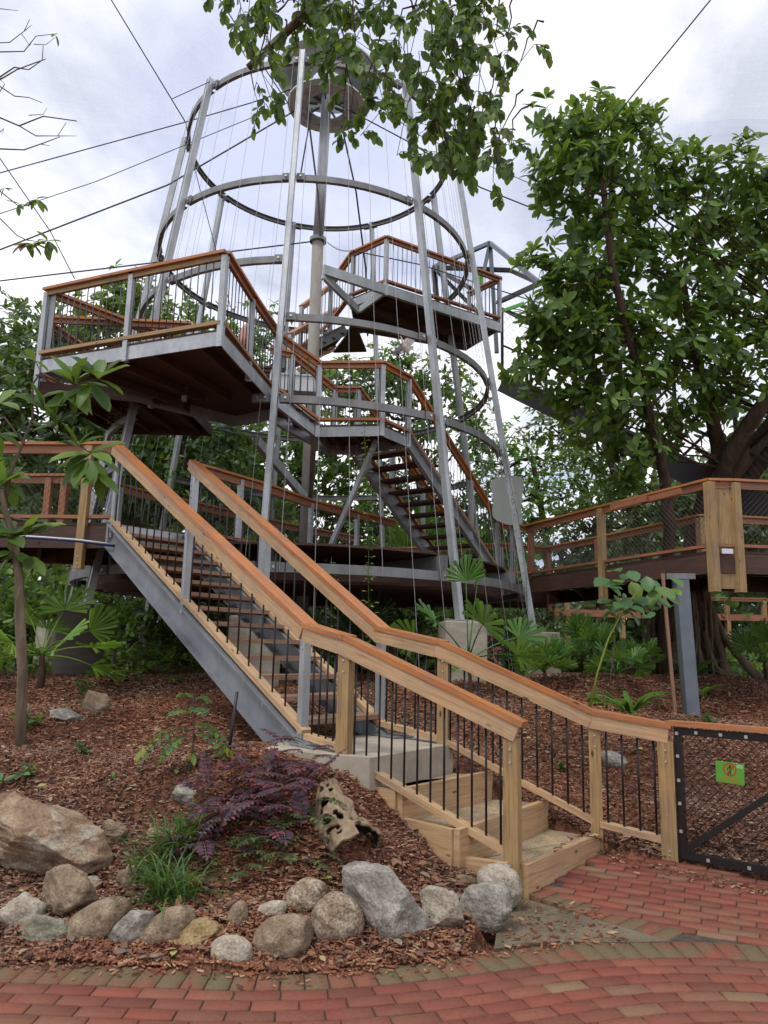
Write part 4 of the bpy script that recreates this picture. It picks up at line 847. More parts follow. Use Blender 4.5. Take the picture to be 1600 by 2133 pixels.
fb = [(Vector((-2.2, 12.8, 5.55)), Vector((-2.35, 15.2, 7.35))), (Vector((-3.1, 12.9, 5.55)), Vector((-3.2, 15.3, 7.35)))]
f4 = thing('staircase', 'flight climbing from the back of the left platform behind the columns', 'staircase', (-2.3, 13, 5.5))
for a, b in fb: MB().channel(a, b, .24, .07, .012, 1).build('stringer', 'galvanised', f4)
for i in range(10):
    t = (i+.8)/10.6; a = fb[0][0].lerp(fb[0][1], t); b = fb[1][0].lerp(fb[1][1], t); MB().beam((a.x, a.y, a.z), (b.x, b.y, a.z), .24, .04).build('tread', 'dark_joist', f4)
r = thing('railing', 'handrail climbing behind the mast up to the upper platform', 'railing', (-2.2, 15, 8))
tp = [WY(629, 634, 15.4), WY(690, 590, 16.2), Vector((-.80, 15.36, 10.05))]
railing(r, tp, [p-Vector((0, 0, 1.05)) for p in tp], [(p-Vector((0, 0, 1.2)), p-Vector((0, 0, .06))) for p in tp[:2]], **kk)
r = thing('railing', 'lower handrail of the flights behind the mast', 'railing', (-2.2, 14, 7))
tp = [WY(605, 692, 14.8), WY(700, 640, 16.9)]
railing(r, tp, [p-Vector((0, 0, 1.05)) for p in tp], [(p-Vector((0, 0, 1.2)), p-Vector((0, 0, .06))) for p in tp[:1]], **kk)

# ------------------------------------------------------------------ covered truss stair on the far right
tr = thing('truss_bridge', 'dark steel truss bridge sloping down to the right behind the big tree', 'bridge', (7, 13, 3))
t0, t1 = Vector((2.95, 18.6, 8.35)), Vector((8.4, 13.0, 3.2)); acr = Vector((.72, .70, 0))*1.25
d = (t1-t0)
mb = MB()
for k in range(2): mb.beam(t0+acr*k, t1+acr*k, .08, .50)
mb.beam(t0+acr*.5+Vector((0, 0, -.22)), t1+acr*.5+Vector((0, 0, -.22)), 1.2, .05); mb.build('sloping_deck', 'black_steel', tr)
MB().beam(t0+Vector((0, 0, .24)), t1+Vector((0, 0, .24)), .06, .10).build('lower_chord', 'galvanised_dull', tr)
NB = 6
for i in range(NB+1):
    p = t0+d*(i/NB)
    for k in (0, 1): MB().beam(p+acr*k, p+acr*k+Vector((0, 0, 2.0)), .07, .07, upv=(1, 0, 0)).build('truss_post', 'black_steel', tr)
    if i < NB:
        q = t0+d*((i+1)/NB)
        for k in (0, 1):
            MB().beam(p+acr*k+Vector((0, 0, 2.0)), q+acr*k+Vector((0, 0, 2.0)), .07, .07).build('top_chord', 'black_steel', tr)
            MB().beam(p+acr*k+Vector((0, 0, .1)), q+acr*k+Vector((0, 0, 1.95)), .05, .05).build('diagonal', 'black_steel', tr)
            MB().beam(p+acr*k+Vector((0, 0, 1.0)), q+acr*k+Vector((0, 0, 1.0)), .05, .05).build('mid_rail', 'black_steel', tr)
    MB().beam(p+Vector((0, 0, 2.0)), p+acr+Vector((0, 0, 2.0)), .06, .06).build('cross_bar', 'black_steel', tr)
Yt = 18.4
ap = WY(1021, 506, Yt); ln_ = WY(903, 557, Yt+.6); l2 = WY(1063, 563, Yt); rg = WY(1125, 590, Yt-2.0); bt = WY(1035, 735, Yt); lb2 = WY(912, 640, Yt+.4); k3 = WY(1000, 655, Yt-.2)
for a, b in ((ap, ln_), (ap, rg), (ap, bt), (ap, WY(1008, 565, Yt)), (ln_, l2), (ln_, lb2), (ln_, k3), (rg, WY(1037, 630, Yt)), (WY(926, 575, Yt), WY(935, 640, Yt)), (l2, rg), (ln_, WY(980, 600, Yt-1.2))):
    MB().beam(a, b, .09, .10).build('portal_bar', 'grey_paint' if a is ap else 'black_steel', tr)
a = WY(1000, 560, Yt+.2); MB().beam(a, WY(1000, 592, Yt+.2), .18, .03, upv=(0, 1, 0)).build('green_panel', 'green_panel', tr)
MB().beam(WY(1040, 652, 17.6), WY(1049, 647, 17.4), .03, .09).build('red_end', 'red_paint', tr); MB().beam(WY(1049, 647, 17.4), WY(1092, 632, 17.0), .03, .09).build('green_arm', 'green_panel', tr)
wires(tr, t0+Vector((0, 0, .2)), t1+Vector((0, 0, .2)), t0+Vector((0, 0, 2)), t1+Vector((0, 0, 2)), .22, .003)

# ------------------------------------------------------------------ small things round the tower
fp = thing('banner_panel', 'blank pale grey-green panel with waisted sides fixed behind the rightmost column', 'panel', (2.6, 14.6, 3.6))
Yp = 14.75; outl = [(1022, 1003), (1032, 996), (1056, 991), (1082, 992), (1091, 1000), (1091, 1015), (1087, 1040), (1086, 1062), (1089, 1080), (1088, 1090), (1078, 1095), (1056, 1092), (1036, 1085), (1026, 1076), (1025, 1062), (1028, 1045), (1026, 1025), (1020, 1012)]
mb = MB(); n = len(outl); mb.v = [WY(x, y, Yp) for x, y in outl]+[WY(x, y, Yp)+Vector((0, .015, 0)) for x, y in outl]; mb.face(tuple(range(n))); mb.face(tuple(reversed(range(n, 2*n))))
for i in range(n): mb.face((i, n+i, n+(i+1) % n, (i+1) % n))
mb.build('plate', 'frosted_panel', fp); MB().beam(WY(1058, 1000, Yp)+Vector((0, .03, 0)), WY(1062, 1090, Yp)+Vector((0, .03, 0)), .04, .03, upv=(0, 1, 0)).build('backing_bar', GV, fp)
bx_ = thing('storage_box', 'pale box standing by the mast beyond the middle landing', 'box', (-2, 15.2, 6.2))
MB().box(WY(615, 805, 14.2), (.85, .4, .30), .1).build('body', 'white_paint', bx_); MB().box(WY(615, 805, 14.2)+Vector((0, 0, .165)), (.90, .45, .03), .1).build('lid', 'white_paint', bx_)
MB().tube((WY(612, 792, 14.2), WY(612, 778, 14.2), WY(612, 768, 14.2)), [.14, .12, .03], 14).build('bundle', 'white_paint', bx_, True)
pk = thing('slide_panel', 'pale pink curved panel standing behind the left platform railing', 'panel', (-2.1, 11.9, Z1))
MB().tube([WY(506, 727, 12.2), WY(508, 705, 12.2), WY(514, 685, 12.2), WY(520, 678, 12.2)], [.10, .10, .085, .06], 12).build('curved_edge', 'pink_plastic', pk, True); MB().beam(WY(386, 684, 12.0), WY(404, 676, 12.0), .1, .08).build('flat_edge', 'pink_plastic', pk)
hp = thing('water_pipe', 'blue pipe strung along the front of the left walkway', 'pipe', (-5, 9.5, 2.9))
MB().tube([WY(-60, 1118, 9.3), WY(20, 1117, 9.3), WY(90, 1121, 9.3), WY(160, 1126, 9.3), WY(205, 1132, 9.35), WY(240, 1137, 9.5)], .022, 10).build('pipe', 'blue_pipe', hp, True)
MB().tube([WY(-60, 1116, 9.28), WY(20, 1115, 9.28), WY(90, 1119, 9.28), WY(158, 1124, 9.28), WY(205, 1130, 9.33), WY(240, 1134, 9.48)], .012, 8).build('cord', 'white_paint', hp, True)
# rope chain on the collar
ch = thing('chain', 'short chain hanging from the mast collar to the right', 'chain', (-1.3, 15, 8.05)); mb = MB()
pa, pb = WY(682, 505, 14.9), WY(735, 522, 14.7)
for i in range(12):
    p = pa.lerp(pb, i/12)+Vector((0, 0, -.08*math.sin(math.pi*i/12))); q = pa.lerp(pb, (i+1)/12)+Vector((0, 0, -.08*math.sin(math.pi*(i+1)/12))); sd3 = Vector((0, .02, 0)) if i % 2 else Vector((0, 0, .02))
    mb.tube((p, p.lerp(q, .5)+sd3, q), .006, 4); mb.tube((p, p.lerp(q, .5)-sd3, q), .006, 4)
mb.build('links', 'galvanised_dull', ch)

# ------------------------------------------------------------------ rocks
import bmesh
def rock(label, px, py, wpx, hpx, tilt, mat, seed, ang=0., rough=.12, deep=.8, sub=5, name='rock', group='border rocks', lift=0.0, base=None):
    """a stone whose foot rests on the ground; wpx, hpx are its size in the survey photo, tilt its lean in degrees"""
    foot = base or hit(px, py+hpx*.42); dist = foot.y*1.02+.05; s = dist/F_PX/math.cos(R(12)); a = wpx*s/2; c = hpx*s/2
    bm = bmesh.new(); bmesh.ops.create_icosphere(bm, subdivisions=sub, radius=1.0); rnd = random.Random(seed)
    planes = [(Vector((rnd.gauss(0, 1), rnd.gauss(0, 1), rnd.gauss(0, 1))).normalized(), rnd.uniform(.55, .85)) for _ in range(int(5+ang*16))]
    off = Vector((seed*3.1, seed*1.7, seed*.9))
    for v in bm.verts:
        p = v.co.copy()
        if ang > 0:
            for n_, dd in planes:
                e = p.dot(n_)-dd
                if e > 0: p -= n_*e*min(1, ang*1.7)
        nz = noise.noise(p*1.3+off)*rough*1.4+noise.noise(p*3.1+off)*rough*.7+noise.noise(p*8+off)*rough*.28+noise.noise(p*19+off)*rough*.11
        if ang > .3:
            q_ = p.z*5+noise.noise(p*1.1+off)*2.2; nz += ((q_-math.floor(q_))**3*.4+abs(noise.noise(Vector((p.x*1.8, p.y*1.8, p.z*7))+off))*.9-.3)*rough*.62
        v.co = p*(1+nz)
    ro = Matrix.Rotation(R(tilt), 3, 'Y')
    for v in bm.verts: v.co = ro.transposed() @ Vector((v.co.x*a, v.co.y*(a+c)*.5*deep, v.co.z*c)) if False else Matrix.Rotation(R(-tilt), 3, 'Y') @ Vector((v.co.x*a, v.co.y*(a+c)*.5*deep, v.co.z*c))
    zmin = min(v.co.z for v in bm.verts)
    me = bpy.data.meshes.new(name); bm.to_mesh(me); bm.free()
    cen = WY(px, py, foot.y+.03); cz = min(cen.z, foot.z-zmin*.90)-.008+lift
    o = finish(me, name, mat, None, True, (cen.x, foot.y+.05, cz)); tag(o, label, 'boulder' if wpx > 230 else 'rock', group); return o
RK = [('rough whitish stone, leftmost of the border row', 43, 1910, 80, 84, 55, 'rock_pale', 1, .25, .16),
 ('tall angular brown stone standing behind the left end of the row', 140, 1868, 118, 100, -15, 'rock_brown', 2, .75, .12),
 ('squat greenish grey stone second from the left', 97, 1944, 92, 68, -8, 'rock_green', 3, .4, .10),
 ('long smooth leaning brown stone in the left part of the row', 196, 1926, 146, 74, 33, 'rock_brown', 4, .1, .07),
 ('flat grey leaning stone with flaked face', 266, 1937, 126, 78, 40, 'rock_slate', 5, .45, .09),
 ('smooth leaning grey brown stone left of the ochre one', 343, 1940, 124, 70, 36, 'rock_brown', 6, .12, .07),
 ('low ochre yellow stone with chipped edges', 411, 1951, 124, 62, 14, 'rock_ochre', 7, .5, .11),
 ('small upright tan cobble above the whitish one', 493, 1916, 68, 42, 78, 'rock_brown', 8, .1, .06),
 ('small pale slanting cobble behind the large brown stone', 548, 1907, 90, 40, 24, 'rock_pale', 9, .15, .06),
 ('small smooth whitish cobble lying nearest the bricks', 481, 1984, 82, 60, -4, 'rock_pale', 10, .1, .06),
 ('large brown stone tapering to the right', 588, 1957, 134, 92, 14, 'rock_brown', 11, .3, .08),
 ('speckled brown granite stone leaning behind the round one', 635, 1872, 92, 68, 35, 'rock_granite', 12, .1, .07),
 ('round speckled granite ball with a dark spot', 700, 1920, 104, 104, 0, 'rock_granite', 13, .12, .05),
 ('big grey slab like rock in the middle of the border', 800, 1882, 212, 140, -33, 'rock_slate', 14, .7, .10),
 ('blocky grey tan rock right of the big slab', 926, 1898, 108, 96, -20, 'rock_pale', 15, .6, .09),
 ('grey marbled round rock near the post', 1018, 1888, 106, 90, 10, 'rock_slate', 16, .35, .09),
 ('smooth pale tan rock tucked against the end post', 1040, 1848, 92, 84, -50, 'rock_pale', 17, .1, .07),
 ('little brown stone between the border and the garden steps', 966, 1840, 48, 38, 0, 'rock_brown', 18, .3, .08)]
for L_k in RK:
    lb_, px, py, ww, hh, tl_, mt, sd_, an_, rg_ = L_k; rock(lb_, px, py, ww, hh, tl_, mt, sd_, an_, rg_)
rock('huge layered tan boulder at the left edge', 84, 1742, 280, 182, -10, 'rock_tan', 31, .72, .10, .75, 6, 'boulder', None)
rock('flat grey slab lying on the mulch above the grass clump', 393, 1652, 96, 46, 6, 'rock_slate', 32, .6, .10, group='stones lying on the mulch')
rock('flat grey stone beside the small weed on the left', 142, 1490, 84, 30, -6, 'rock_slate', 33, .6, .10, group='stones lying on the mulch')
rock('upright tan wedge stone behind the flat grey one', 198, 1466, 66, 52, -48, 'rock_tan', 34, .55, .10, group='stones lying on the mulch')
rock('dark clod of earth right of the huge boulder', 236, 1738, 58, 56, 20, 'rock_brown', 35, .4, .2, group='stones lying on the mulch')
rock('small pale stone behind the angular brown one', 186, 1845, 48, 36, 0, 'rock_pale', 36, .4, .1, group='stones lying on the mulch')
rock('brown clod left of the grass clump', 268, 1836, 48, 60, 10, 'rock_brown', 37, .4, .18, group='stones lying on the mulch')
rock('small tan stone behind the grass clump', 326, 1736, 44, 30, 0, 'rock_tan', 38, .3, .1, group='stones lying on the mulch')
rock('smooth grey stone lying beyond the far balustrade', 1282, 1585, 62, 34, -22, 'rock_slate', 39, .1, .06, group='stones lying on the mulch')
rock('small tan stub of stone in the middle of the mulch', 330, 1522, 26, 14, -20, 'rock_tan', 40, .2, .1, group='stones lying on the mulch')
rock('half buried brown stone near the stake', 450, 1578, 34, 18, 0, 'rock_brown', 41, .3, .1, group='stones lying on the mulch')
rock('reddish half buried stone in the left mulch', 184, 1568, 36, 14, 10, 'rock_tan', 42, .4, .12, group='stones lying on the mulch')
rock('large triangular brown stone behind the lower staircase', 392, 1342, 92, 76, 28, 'rock_brown', 43, .6, .1, group='stones lying on the mulch')
for i, (x, y, ww, hh) in enumerate([(290, 1368, 60, 26), (335, 1372, 70, 28), (400, 1376, 66, 22), (250, 1378, 36, 22)]):
    rock(['low dark stone in the edging left of the triangular one', 'rounded edging stone below the square pier', 'flat edging stone under the triangular stone', 'first edging stone beside the round pier'][i], x, y, ww, hh, 5, 'rock_brown', 50+i, .3, .12, group='stones lying on the mulch')

# ------------------------------------------------------------------ hollow driftwood log
b0 = hit(748, 1822); top_ = hit(686, 1668)+Vector((0, -.08, .10)); bot = Vector((b0.x-.02, b0.y+.04, b0.z+.13))
ax = (top_-bot); La = ax.length; axn = ax.normalized(); sx = axn.cross(Vector((0, 1, 0))).normalized(); sy = axn.cross(sx)
NU, NV = 96, 120; rr_ = random.Random(5); holes = []
for _ in range(22): holes.append((rr_.uniform(0, 6.28), rr_.uniform(.08, .95), rr_.uniform(.12, .26), rr_.uniform(.018, .045)))
cv = Vector((0, -1, .45)); front = math.atan2(cv.dot(sy), cv.dot(sx))
holes += [(front-.35, .68, .42, .085), (front+.25, .66, .13, .04), (front+.45, .60, .10, .03), (front-.45, .42, .30, .065), (front+.05, .43, .13, .045), (front+.15, .36, .16, .055), (front+.55, .45, .14, .03), (front-.2, .24, .10, .05), (front-.25, .14, .12, .03), (front+.6, .25, .2, .06), (front-.6, .25, .14, .04), (front+.3, .84, .2, .03), (front-.7, .6, .16, .05), (front+.75, .05, .5, .14)]
vs, fs_ = [], []
def lr_(t, a):
    r = .165*(1-.60*t**1.6)*(1+.22*noise.noise(Vector((math.cos(a)*1.3, math.sin(a)*1.3, t*4)))+.12*noise.noise(Vector((math.cos(a)*5, math.sin(a)*5, t*9)))); return r
for j in range(NV+1):
    t = j/NV
    for i in range(NU):
        a = 2*math.pi*i/NU; r = lr_(t, a); bend = sx*(.05*math.sin(t*3)); vs.append(bot+ax*t+bend+(sx*math.cos(a)+sy*math.sin(a))*r)
for j in range(NV):
    for i in range(NU):
        a = 2*math.pi*(i+.5)/NU; t = (j+.5)/NV; keep = True
        w_ = .25*noise.noise(Vector((math.cos(a)*3, math.sin(a)*3, t*12)))
        for (ha, ht, ra, rt_) in holes:
            da = (a-ha+math.pi) % (2*math.pi)-math.pi
            if (da/ra)**2+((t-ht)/rt_)**2 < 1+w_: keep = False; break
        if keep: fs_.append((j*NU+i, j*NU+(i+1) % NU, (j+1)*NU+(i+1) % NU, (j+1)*NU+i))
lg = thing('driftwood_log', 'hollow weathered log full of holes leaning behind the big grey rock', 'log', tuple(bot))
me = bpy.data.meshes.new('shell'); me.from_pydata([tuple(v-bot) for v in vs], [], fs_); o = finish(me, 'shell', 'driftwood', lg, True)
md = o.modifiers.new('thick', 'SOLIDIFY'); md.thickness = .018; md.offset = -1
me.materials.append(M['log_inside_shade']); md.material_offset = 1; md.material_offset_rim = 0

# ------------------------------------------------------------------ plants
def strips(name, roots, dirs, lens, wid, mat, parent, droop=.6, n=7, fold=.25, wave=0., taper=.15):
    """long arching blades, each a folded strip"""
    mb = MB()
    for rt0, d, L, w_ in zip(roots, dirs, lens, wid):
        d = Vector(d).normalized(); p = Vector(rt0); h = Vector((d.x, d.y, 0)); h = h.normalized() if h.length > .01 else Vector((1, 0, 0)); sdv = Vector((-h.y, h.x, 0)); b = len(mb.v); v = d.copy()
        for i in range(n+1):
            t = i/n; ww = w_*math.sin(math.pi*(taper+(1-taper)*min(1, t*1.0))**.8) if t < 1 else .001; ww = max(.0015, w_*(math.sin(math.pi*min(.999, taper+t*(1-taper)))**.6)); wv = wave*math.sin(t*26+rt0[0]*9)*w_
            u_ = v.cross(sdv).normalized(); mb.v += [p-sdv*(ww/2+wv)+u_*-fold*ww, p.copy(), p+sdv*(ww/2-wv)+u_*-fold*ww]
            p = p+v*(L/n); v = (v+Vector((0, 0, -droop/n*1.6))).normalized()
        for i in range(n): a = b+3*i; mb.face((a, a+1, a+4, a+3)); mb.face((a+1, a+2, a+5, a+4))
    return mb.build(name, mat, parent, True)
def fan(parent, hub, d, size, mat, nseg=13, arc=200, rnd=None, wseg=.16, cup=.15):
    """one round pleated fan frond"""
    rnd = rnd or random; d = Vector(d).normalized(); side = d.cross(Vector((0, 0, 1))).normalized(); side = Matrix.Rotation(rnd.uniform(-1.0, 1.0), 3, d) @ side; nrm = side.cross(d).normalized(); mb = MB()
    for k in range(nseg):
        a = R(-arc/2+arc*(k+.5)/nseg); L = size*(1-.18*abs(a)/R(arc/2))*rnd.uniform(.93, 1.05); dd = (d*math.cos(a)+side*math.sin(a)); sdv = (side*math.cos(a)-d*math.sin(a)); w0 = size*math.radians(arc/nseg)*.5*.60
        b = len(mb.v); nn = 5; sag = rnd.uniform(.02, .22)
        for i in range(nn+1):
            t = i/nn; ww = w0*(t*1.15 if t < .5 else .575+(t-.5)*.75)+.002; p = hub+dd*L*t+nrm*(size*cup*t*t-size*sag*t**3); pl = nrm*ww*.45
            mb.v += [p-sdv*ww-pl, p+pl*.6, p+sdv*ww-pl]
        for i in range(nn): q = b+3*i; mb.face((q, q+1, q+4, q+3)); mb.face((q+1, q+2, q+5, q+4))
    return mb.build('frond', mat, parent, False)
def fan_palm(label, base, ht, nf, size, mat, seed, spread=.9, trunk=.05, group='fan palms in the garden', dirs=None, droopy=.2):
    rnd = random.Random(seed); base = Vector(base); t = thing('fan_palm', label, 'palm', tuple(base), group)
    MB().tube(curve(base-Vector((0, 0, .05)), base+Vector((0, 0, ht*.45)), (.02, 0, 0), 5, .008), [trunk, trunk*.95, trunk*.85, trunk*.8, trunk*.7, trunk*.55], 9).build('trunk', 'bark_brown', t, True)
    c = base+Vector((0, 0, ht*.42)); mb = MB()
    for k in range(nf):
        if dirs: az, el, ln = dirs[k]; az = R(az); el = R(el)
        else: az = k*2.4+rnd.uniform(-.3, .3); el = R(rnd.uniform(12, 78)); ln = rnd.uniform(.75, 1.05)
        dv = Vector((math.cos(az)*math.cos(el)*spread, math.sin(az)*math.cos(el)*spread, math.sin(el))).normalized(); hub = c+dv*ht*.58*ln
        mb.tube(curve(c, hub, (0, 0, .04), 4), [.011, .009, .008, .007, .006], 5)
        fd_ = (dv+Vector((0, 0, -droopy+.25*rnd.random()))); fan(t, hub, fd_, size*rnd.uniform(.72, .98), mat, rnd.choice([11, 13, 15]), rnd.choice([150, 180, 210]), rnd)
    mb.build('petiole', mat, t, True); return t
pb = lambda x, y: hit(x, y)
q = pb(80, 1437); fan_palm('bright light green fan palm in front of the round pier at the left', q, .98, 11, .50, 'leaf_palm_light', 3, 1.15, .055, dirs=[(80, 60, 1.25), (0, 12, 1.1), (15, -12, 1.05), (190, 30, 1.1), (170, 8, 1.0), (30, 35, 1.1), (200, -10, 1.1), (250, 20, .9), (110, 40, 1), (-40, 25, .9), (150, 60, 1.0)])
q = pb(962, 1440); q = Vector((q.x, 9.4, H(q.x, 9.4))); fan_palm('tall thin fan palm standing beside the square pier at the tower front', q, 1.35, 7, .44, 'leaf_palm', 4, .8, .03, dirs=[(100, 82, 1.25), (60, 70, 1.3), (10, 20, .9), (170, 15, .9), (200, 40, .8), (-30, 5, .8), (-80, 30, .9)])
q = pb(1135, 1430); fan_palm('bushy fan palm right behind the far balustrade', Vector((q.x, q.y, q.z)), .46, 13, .38, 'leaf_palm', 5, 1.2, .04)
q = pb(1192, 1425); q = Vector((q.x+.35, q.y+.6, H(q.x, q.y+.6))); fan_palm('taller fan palm in front of the rightmost square pier', q, .70, 13, .33, 'leaf_palm', 6, .9, .03)
q = Vector((3.5, 11.6, H(3.5, 11.6))); fan_palm('shaded fan palm between the big tree roots and the pier palms', q, .6, 8, .32, 'leaf_palm', 7, 1.1, .03)
q = Vector((4.2, 12.6, H(4.2, 12.6))); fan_palm('dark fan palm at the foot of the big tree', q, .5, 9, .30, 'leaf_palm', 8, 1.1, .03)
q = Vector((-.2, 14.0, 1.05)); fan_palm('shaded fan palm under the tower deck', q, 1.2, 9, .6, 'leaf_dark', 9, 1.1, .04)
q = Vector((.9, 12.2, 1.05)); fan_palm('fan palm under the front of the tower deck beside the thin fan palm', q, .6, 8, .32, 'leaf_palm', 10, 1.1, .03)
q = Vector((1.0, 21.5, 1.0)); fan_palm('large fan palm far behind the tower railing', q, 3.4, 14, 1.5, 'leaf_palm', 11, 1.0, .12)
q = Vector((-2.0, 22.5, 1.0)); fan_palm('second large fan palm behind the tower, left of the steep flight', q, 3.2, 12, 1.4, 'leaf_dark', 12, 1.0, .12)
q = Vector((7.2, 14.6, 1.0)); fan_palm('feathery palm at the right edge below the walkway', q, 1.0, 9, .42, 'leaf_palm', 13, 1.0, .05)
def nest_fern(label, base, n, L, w_, mat, seed, up_=.9, group='ferns in the mulch'):
    rnd = random.Random(seed); t = thing('fern', label, 'fern', tuple(base), group); rs, ds, ls, ws = [], [], [], []
    for k in range(n):
        a = k*2.4+rnd.uniform(-.3, .3); rs.append(Vector(base)+Vector((math.cos(a)*.03, math.sin(a)*.03, 0))); ds.append((math.cos(a), math.sin(a), rnd.uniform(.5, 2.0)*up_)); ls.append(L*rnd.uniform(.65, 1.1)); ws.append(w_*rnd.uniform(.8, 1.15))
    strips('frond', rs, ds, ls, ws, mat, t, .9, 9, .18, .12); return t
nest_fern('broad strap leaved fern behind the gate railing', pb(1312, 1487), 26, .62, .075, 'leaf_palm', 1)
nest_fern('spiky fern in front of the round pier', pb(193, 1412), 8, .34, .07, 'leaf_bright', 2)
nest_fern('small fern right of the black riser', pb(272, 1420), 9, .26, .05, 'leaf_grass', 3)
nest_fern('small upright fern left of the staircase foot', pb(362, 1421), 6, .26, .05, 'leaf_bright', 4)
nest_fern('fern at the base of the big tree on the right', Vector((5.6, 14.0, H(5.6, 14))), 16, .7, .10, 'leaf_palm', 5)
nest_fern('small bright fern at the left end of the tower piers', Vector((5.0, 12.2, H(5., 12.2))), 14, .45, .07, 'leaf_palm', 6)
def pinnate(parent, p, d, L, nl, ll, mat, droop=.5, name='frond', wr=.42):
    P, D, Nn, Ls = [], [], [], []; p = Vector(p); v = Vector(d).normalized(); pts = [p.copy()]
    for i in range(nl):
        p = p+v*(L/nl); v = (v+Vector((0, 0, -droop/nl*1.5))).normalized(); pts.append(p.copy())
        sdv = v.cross(Vector((0, 0, 1))).normalized(); u_ = sdv.cross(v); t = i/nl; k = math.sin(math.pi*(.15+.8*t))
        for s_n in (-1, 1): P.append(p); D.append(sdv*s_n+v*.35+u_*random.uniform(-.1, .1)); Nn.append(u_+sdv*random.uniform(-.15, .15)); Ls.append(ll*k)
    P.append(p); D.append(v); Nn.append(Vector((0, 0, 1))); Ls.append(ll*.6)
    return [tuple(x) for x in P], [tuple(x) for x in D], [tuple(x) for x in Nn], Ls, pts
def compound(name, label, cat, base, specs, mat, stem='bark_twig', nl=9, ll=.05, wr=.42, group=None, droop=.5):
    t = thing(name, label, cat, tuple(base), group); P, D, Nn, L = [], [], [], []; mb = MB()
    for (o_, d, ln) in specs:
        a, b, c, e, pts = pinnate(t, o_, d, ln, nl, ll, mat, droop); P += a; D += b; Nn += c; L += e; mb.tube(pts, .0025, 4)
    leaves('foliage', P, D, Nn, L, np.array(L)*wr, mat, t, True); mb.build('stem', stem, t); return t
# tree fern like clumps behind the steps
for (x, y, lb_) in ((905, 1408, 'feathery fern between the two right hand stair posts'), (985, 1432, 'feathery fern beside the thin palm trunk')):
    b = pb(x, y); compound('fern', lb_, 'fern', b, [(b+Vector((0, 0, .25)), (math.cos(a), math.sin(a), .5), .5) for a in np.arange(0, 6.2, .55)], 'leaf_bright', 'leaf_grass', 16, .09, .25, 'ferns in the mulch', 1.0)
b = pb(315, 1395); compound('fern', 'feathery fern leaning on the square pier', 'fern', b, [(b+Vector((0, 0, .3)), (math.cos(a), math.sin(a)*.6, .6), .55) for a in np.arange(0, 6.2, .8)], 'leaf_bright', 'leaf_grass', 16, .09, .25, 'ferns in the mulch', 1.1)
# purple shrub
b = pb(560, 1770); rnd = random.Random(3); sp_ = []
for k in range(105):
    o_ = b+Vector((rnd.uniform(-.50, .28), rnd.uniform(-.05, .65), 0)); o_.z = H(o_.x, o_.y)+rnd.uniform(.05, .26)*(1.1 if o_.x > b.x-.2 else .5); a = rnd.uniform(0, 6.28); sp_.append((o_, (math.cos(a)-.25, math.sin(a)*.6-.45, rnd.uniform(.1, .7)), rnd.uniform(.16, .26)))
compound('shrub', 'low shrub with purple feathery leaves beside the hollow log', 'shrub', b, sp_, 'leaf_purple', nl=8, ll=.06, wr=.5, droop=.55)
sp_ = [];
for k in range(46):
    o_ = b+Vector((rnd.uniform(-.2, .3), rnd.uniform(-.15, .3), 0)); o_.z = H(o_.x, o_.y)+rnd.uniform(.03, .14); a = rnd.uniform(0, 6.28); sp_.append((o_, (math.cos(a), math.sin(a)*.6-.4, rnd.uniform(.0, .5)), rnd.uniform(.12, .2)))
compound('shrub', 'dark green undergrowth at the foot of the purple shrub', 'shrub', b+Vector((.1, -.1, 0)), sp_, 'leaf_dark', nl=6, ll=.042, wr=.5)
# grass clumps
for (x, y, n, L, lb_) in ((355, 1880, 170, .35, 'front clump of long bright grass behind the ochre stone'), (372, 1790, 140, .38, 'back clump of long grass nearer the purple shrub'), (300, 1840, 60, .26, 'small grass tuft on the left of the two long clumps')):
    b = pb(x, y); t = thing('grass_clump', lb_, 'grass', tuple(b), 'grass clumps behind the rock border'); rs, ds, ls, ws = [], [], [], []
    for k in range(n):
        a = rnd.uniform(0, 6.28); rs.append(b+Vector((rnd.gauss(0, .06), rnd.gauss(0, .06), 0))); ds.append((math.cos(a), math.sin(a)*.8, rnd.uniform(.5, 4))); ls.append(L*rnd.uniform(.5, 1.1)); ws.append(.010*rnd.uniform(.7, 1.3))
    strips('blade', rs, ds, ls, ws, 'leaf_grass', t, 1.2, 6, .2)['kind'] = 'stuff'
# little weeds
def weed(label, x, y, h, n, ll, mat, seed, name='plant', spread=.6, group='small plants in the mulch'):
    rnd = random.Random(seed); b = pb(x, y); t = thing(name, label, 'plant', tuple(b), group); mb = MB(); C, A = [], []
    for k in range(n):
        a = rnd.uniform(0, 6.28); e = b+Vector((math.cos(a)*h*spread*rnd.random(), math.sin(a)*h*spread*rnd.random(), h*rnd.uniform(.35, 1.0))); mb.tube(curve(b, e, (0, 0, .02), 4, .004), .0035, 4); C.append(e); A.append((math.cos(a)*.5, math.sin(a)*.5, 1))
    mb.build('stem', 'leaf_grass', t); P, D, Nn, L, Wd = whorls(np.array(C), np.array(A), 5, ll, .45, drop=.25); leaves('foliage', P, D, Nn, L, Wd, mat, t, True); return t
weed('small scruffy weed above the flat grey stone on the left', 170, 1448, .22, 14, .05, 'leaf_grass', 1); weed('sprig growing against the tan wedge stone', 178, 1480, .18, 6, .05, 'leaf_grass', 2)
weed('low dry tuft in the middle of the left mulch', 172, 1575, .10, 14, .04, 'leaf_grass', 3); weed('tiny seedling low on the left above the boulder', 50, 1632, .14, 3, .10, 'leaf_bluegreen', 4)
weed('single broad seedling leaf at the left edge', 8, 1642, .05, 1, .12, 'leaf_bluegreen', 5); weed('tiny seedling left of the boulder top right corner', 232, 1628, .05, 1, .05, 'leaf_bluegreen', 6)
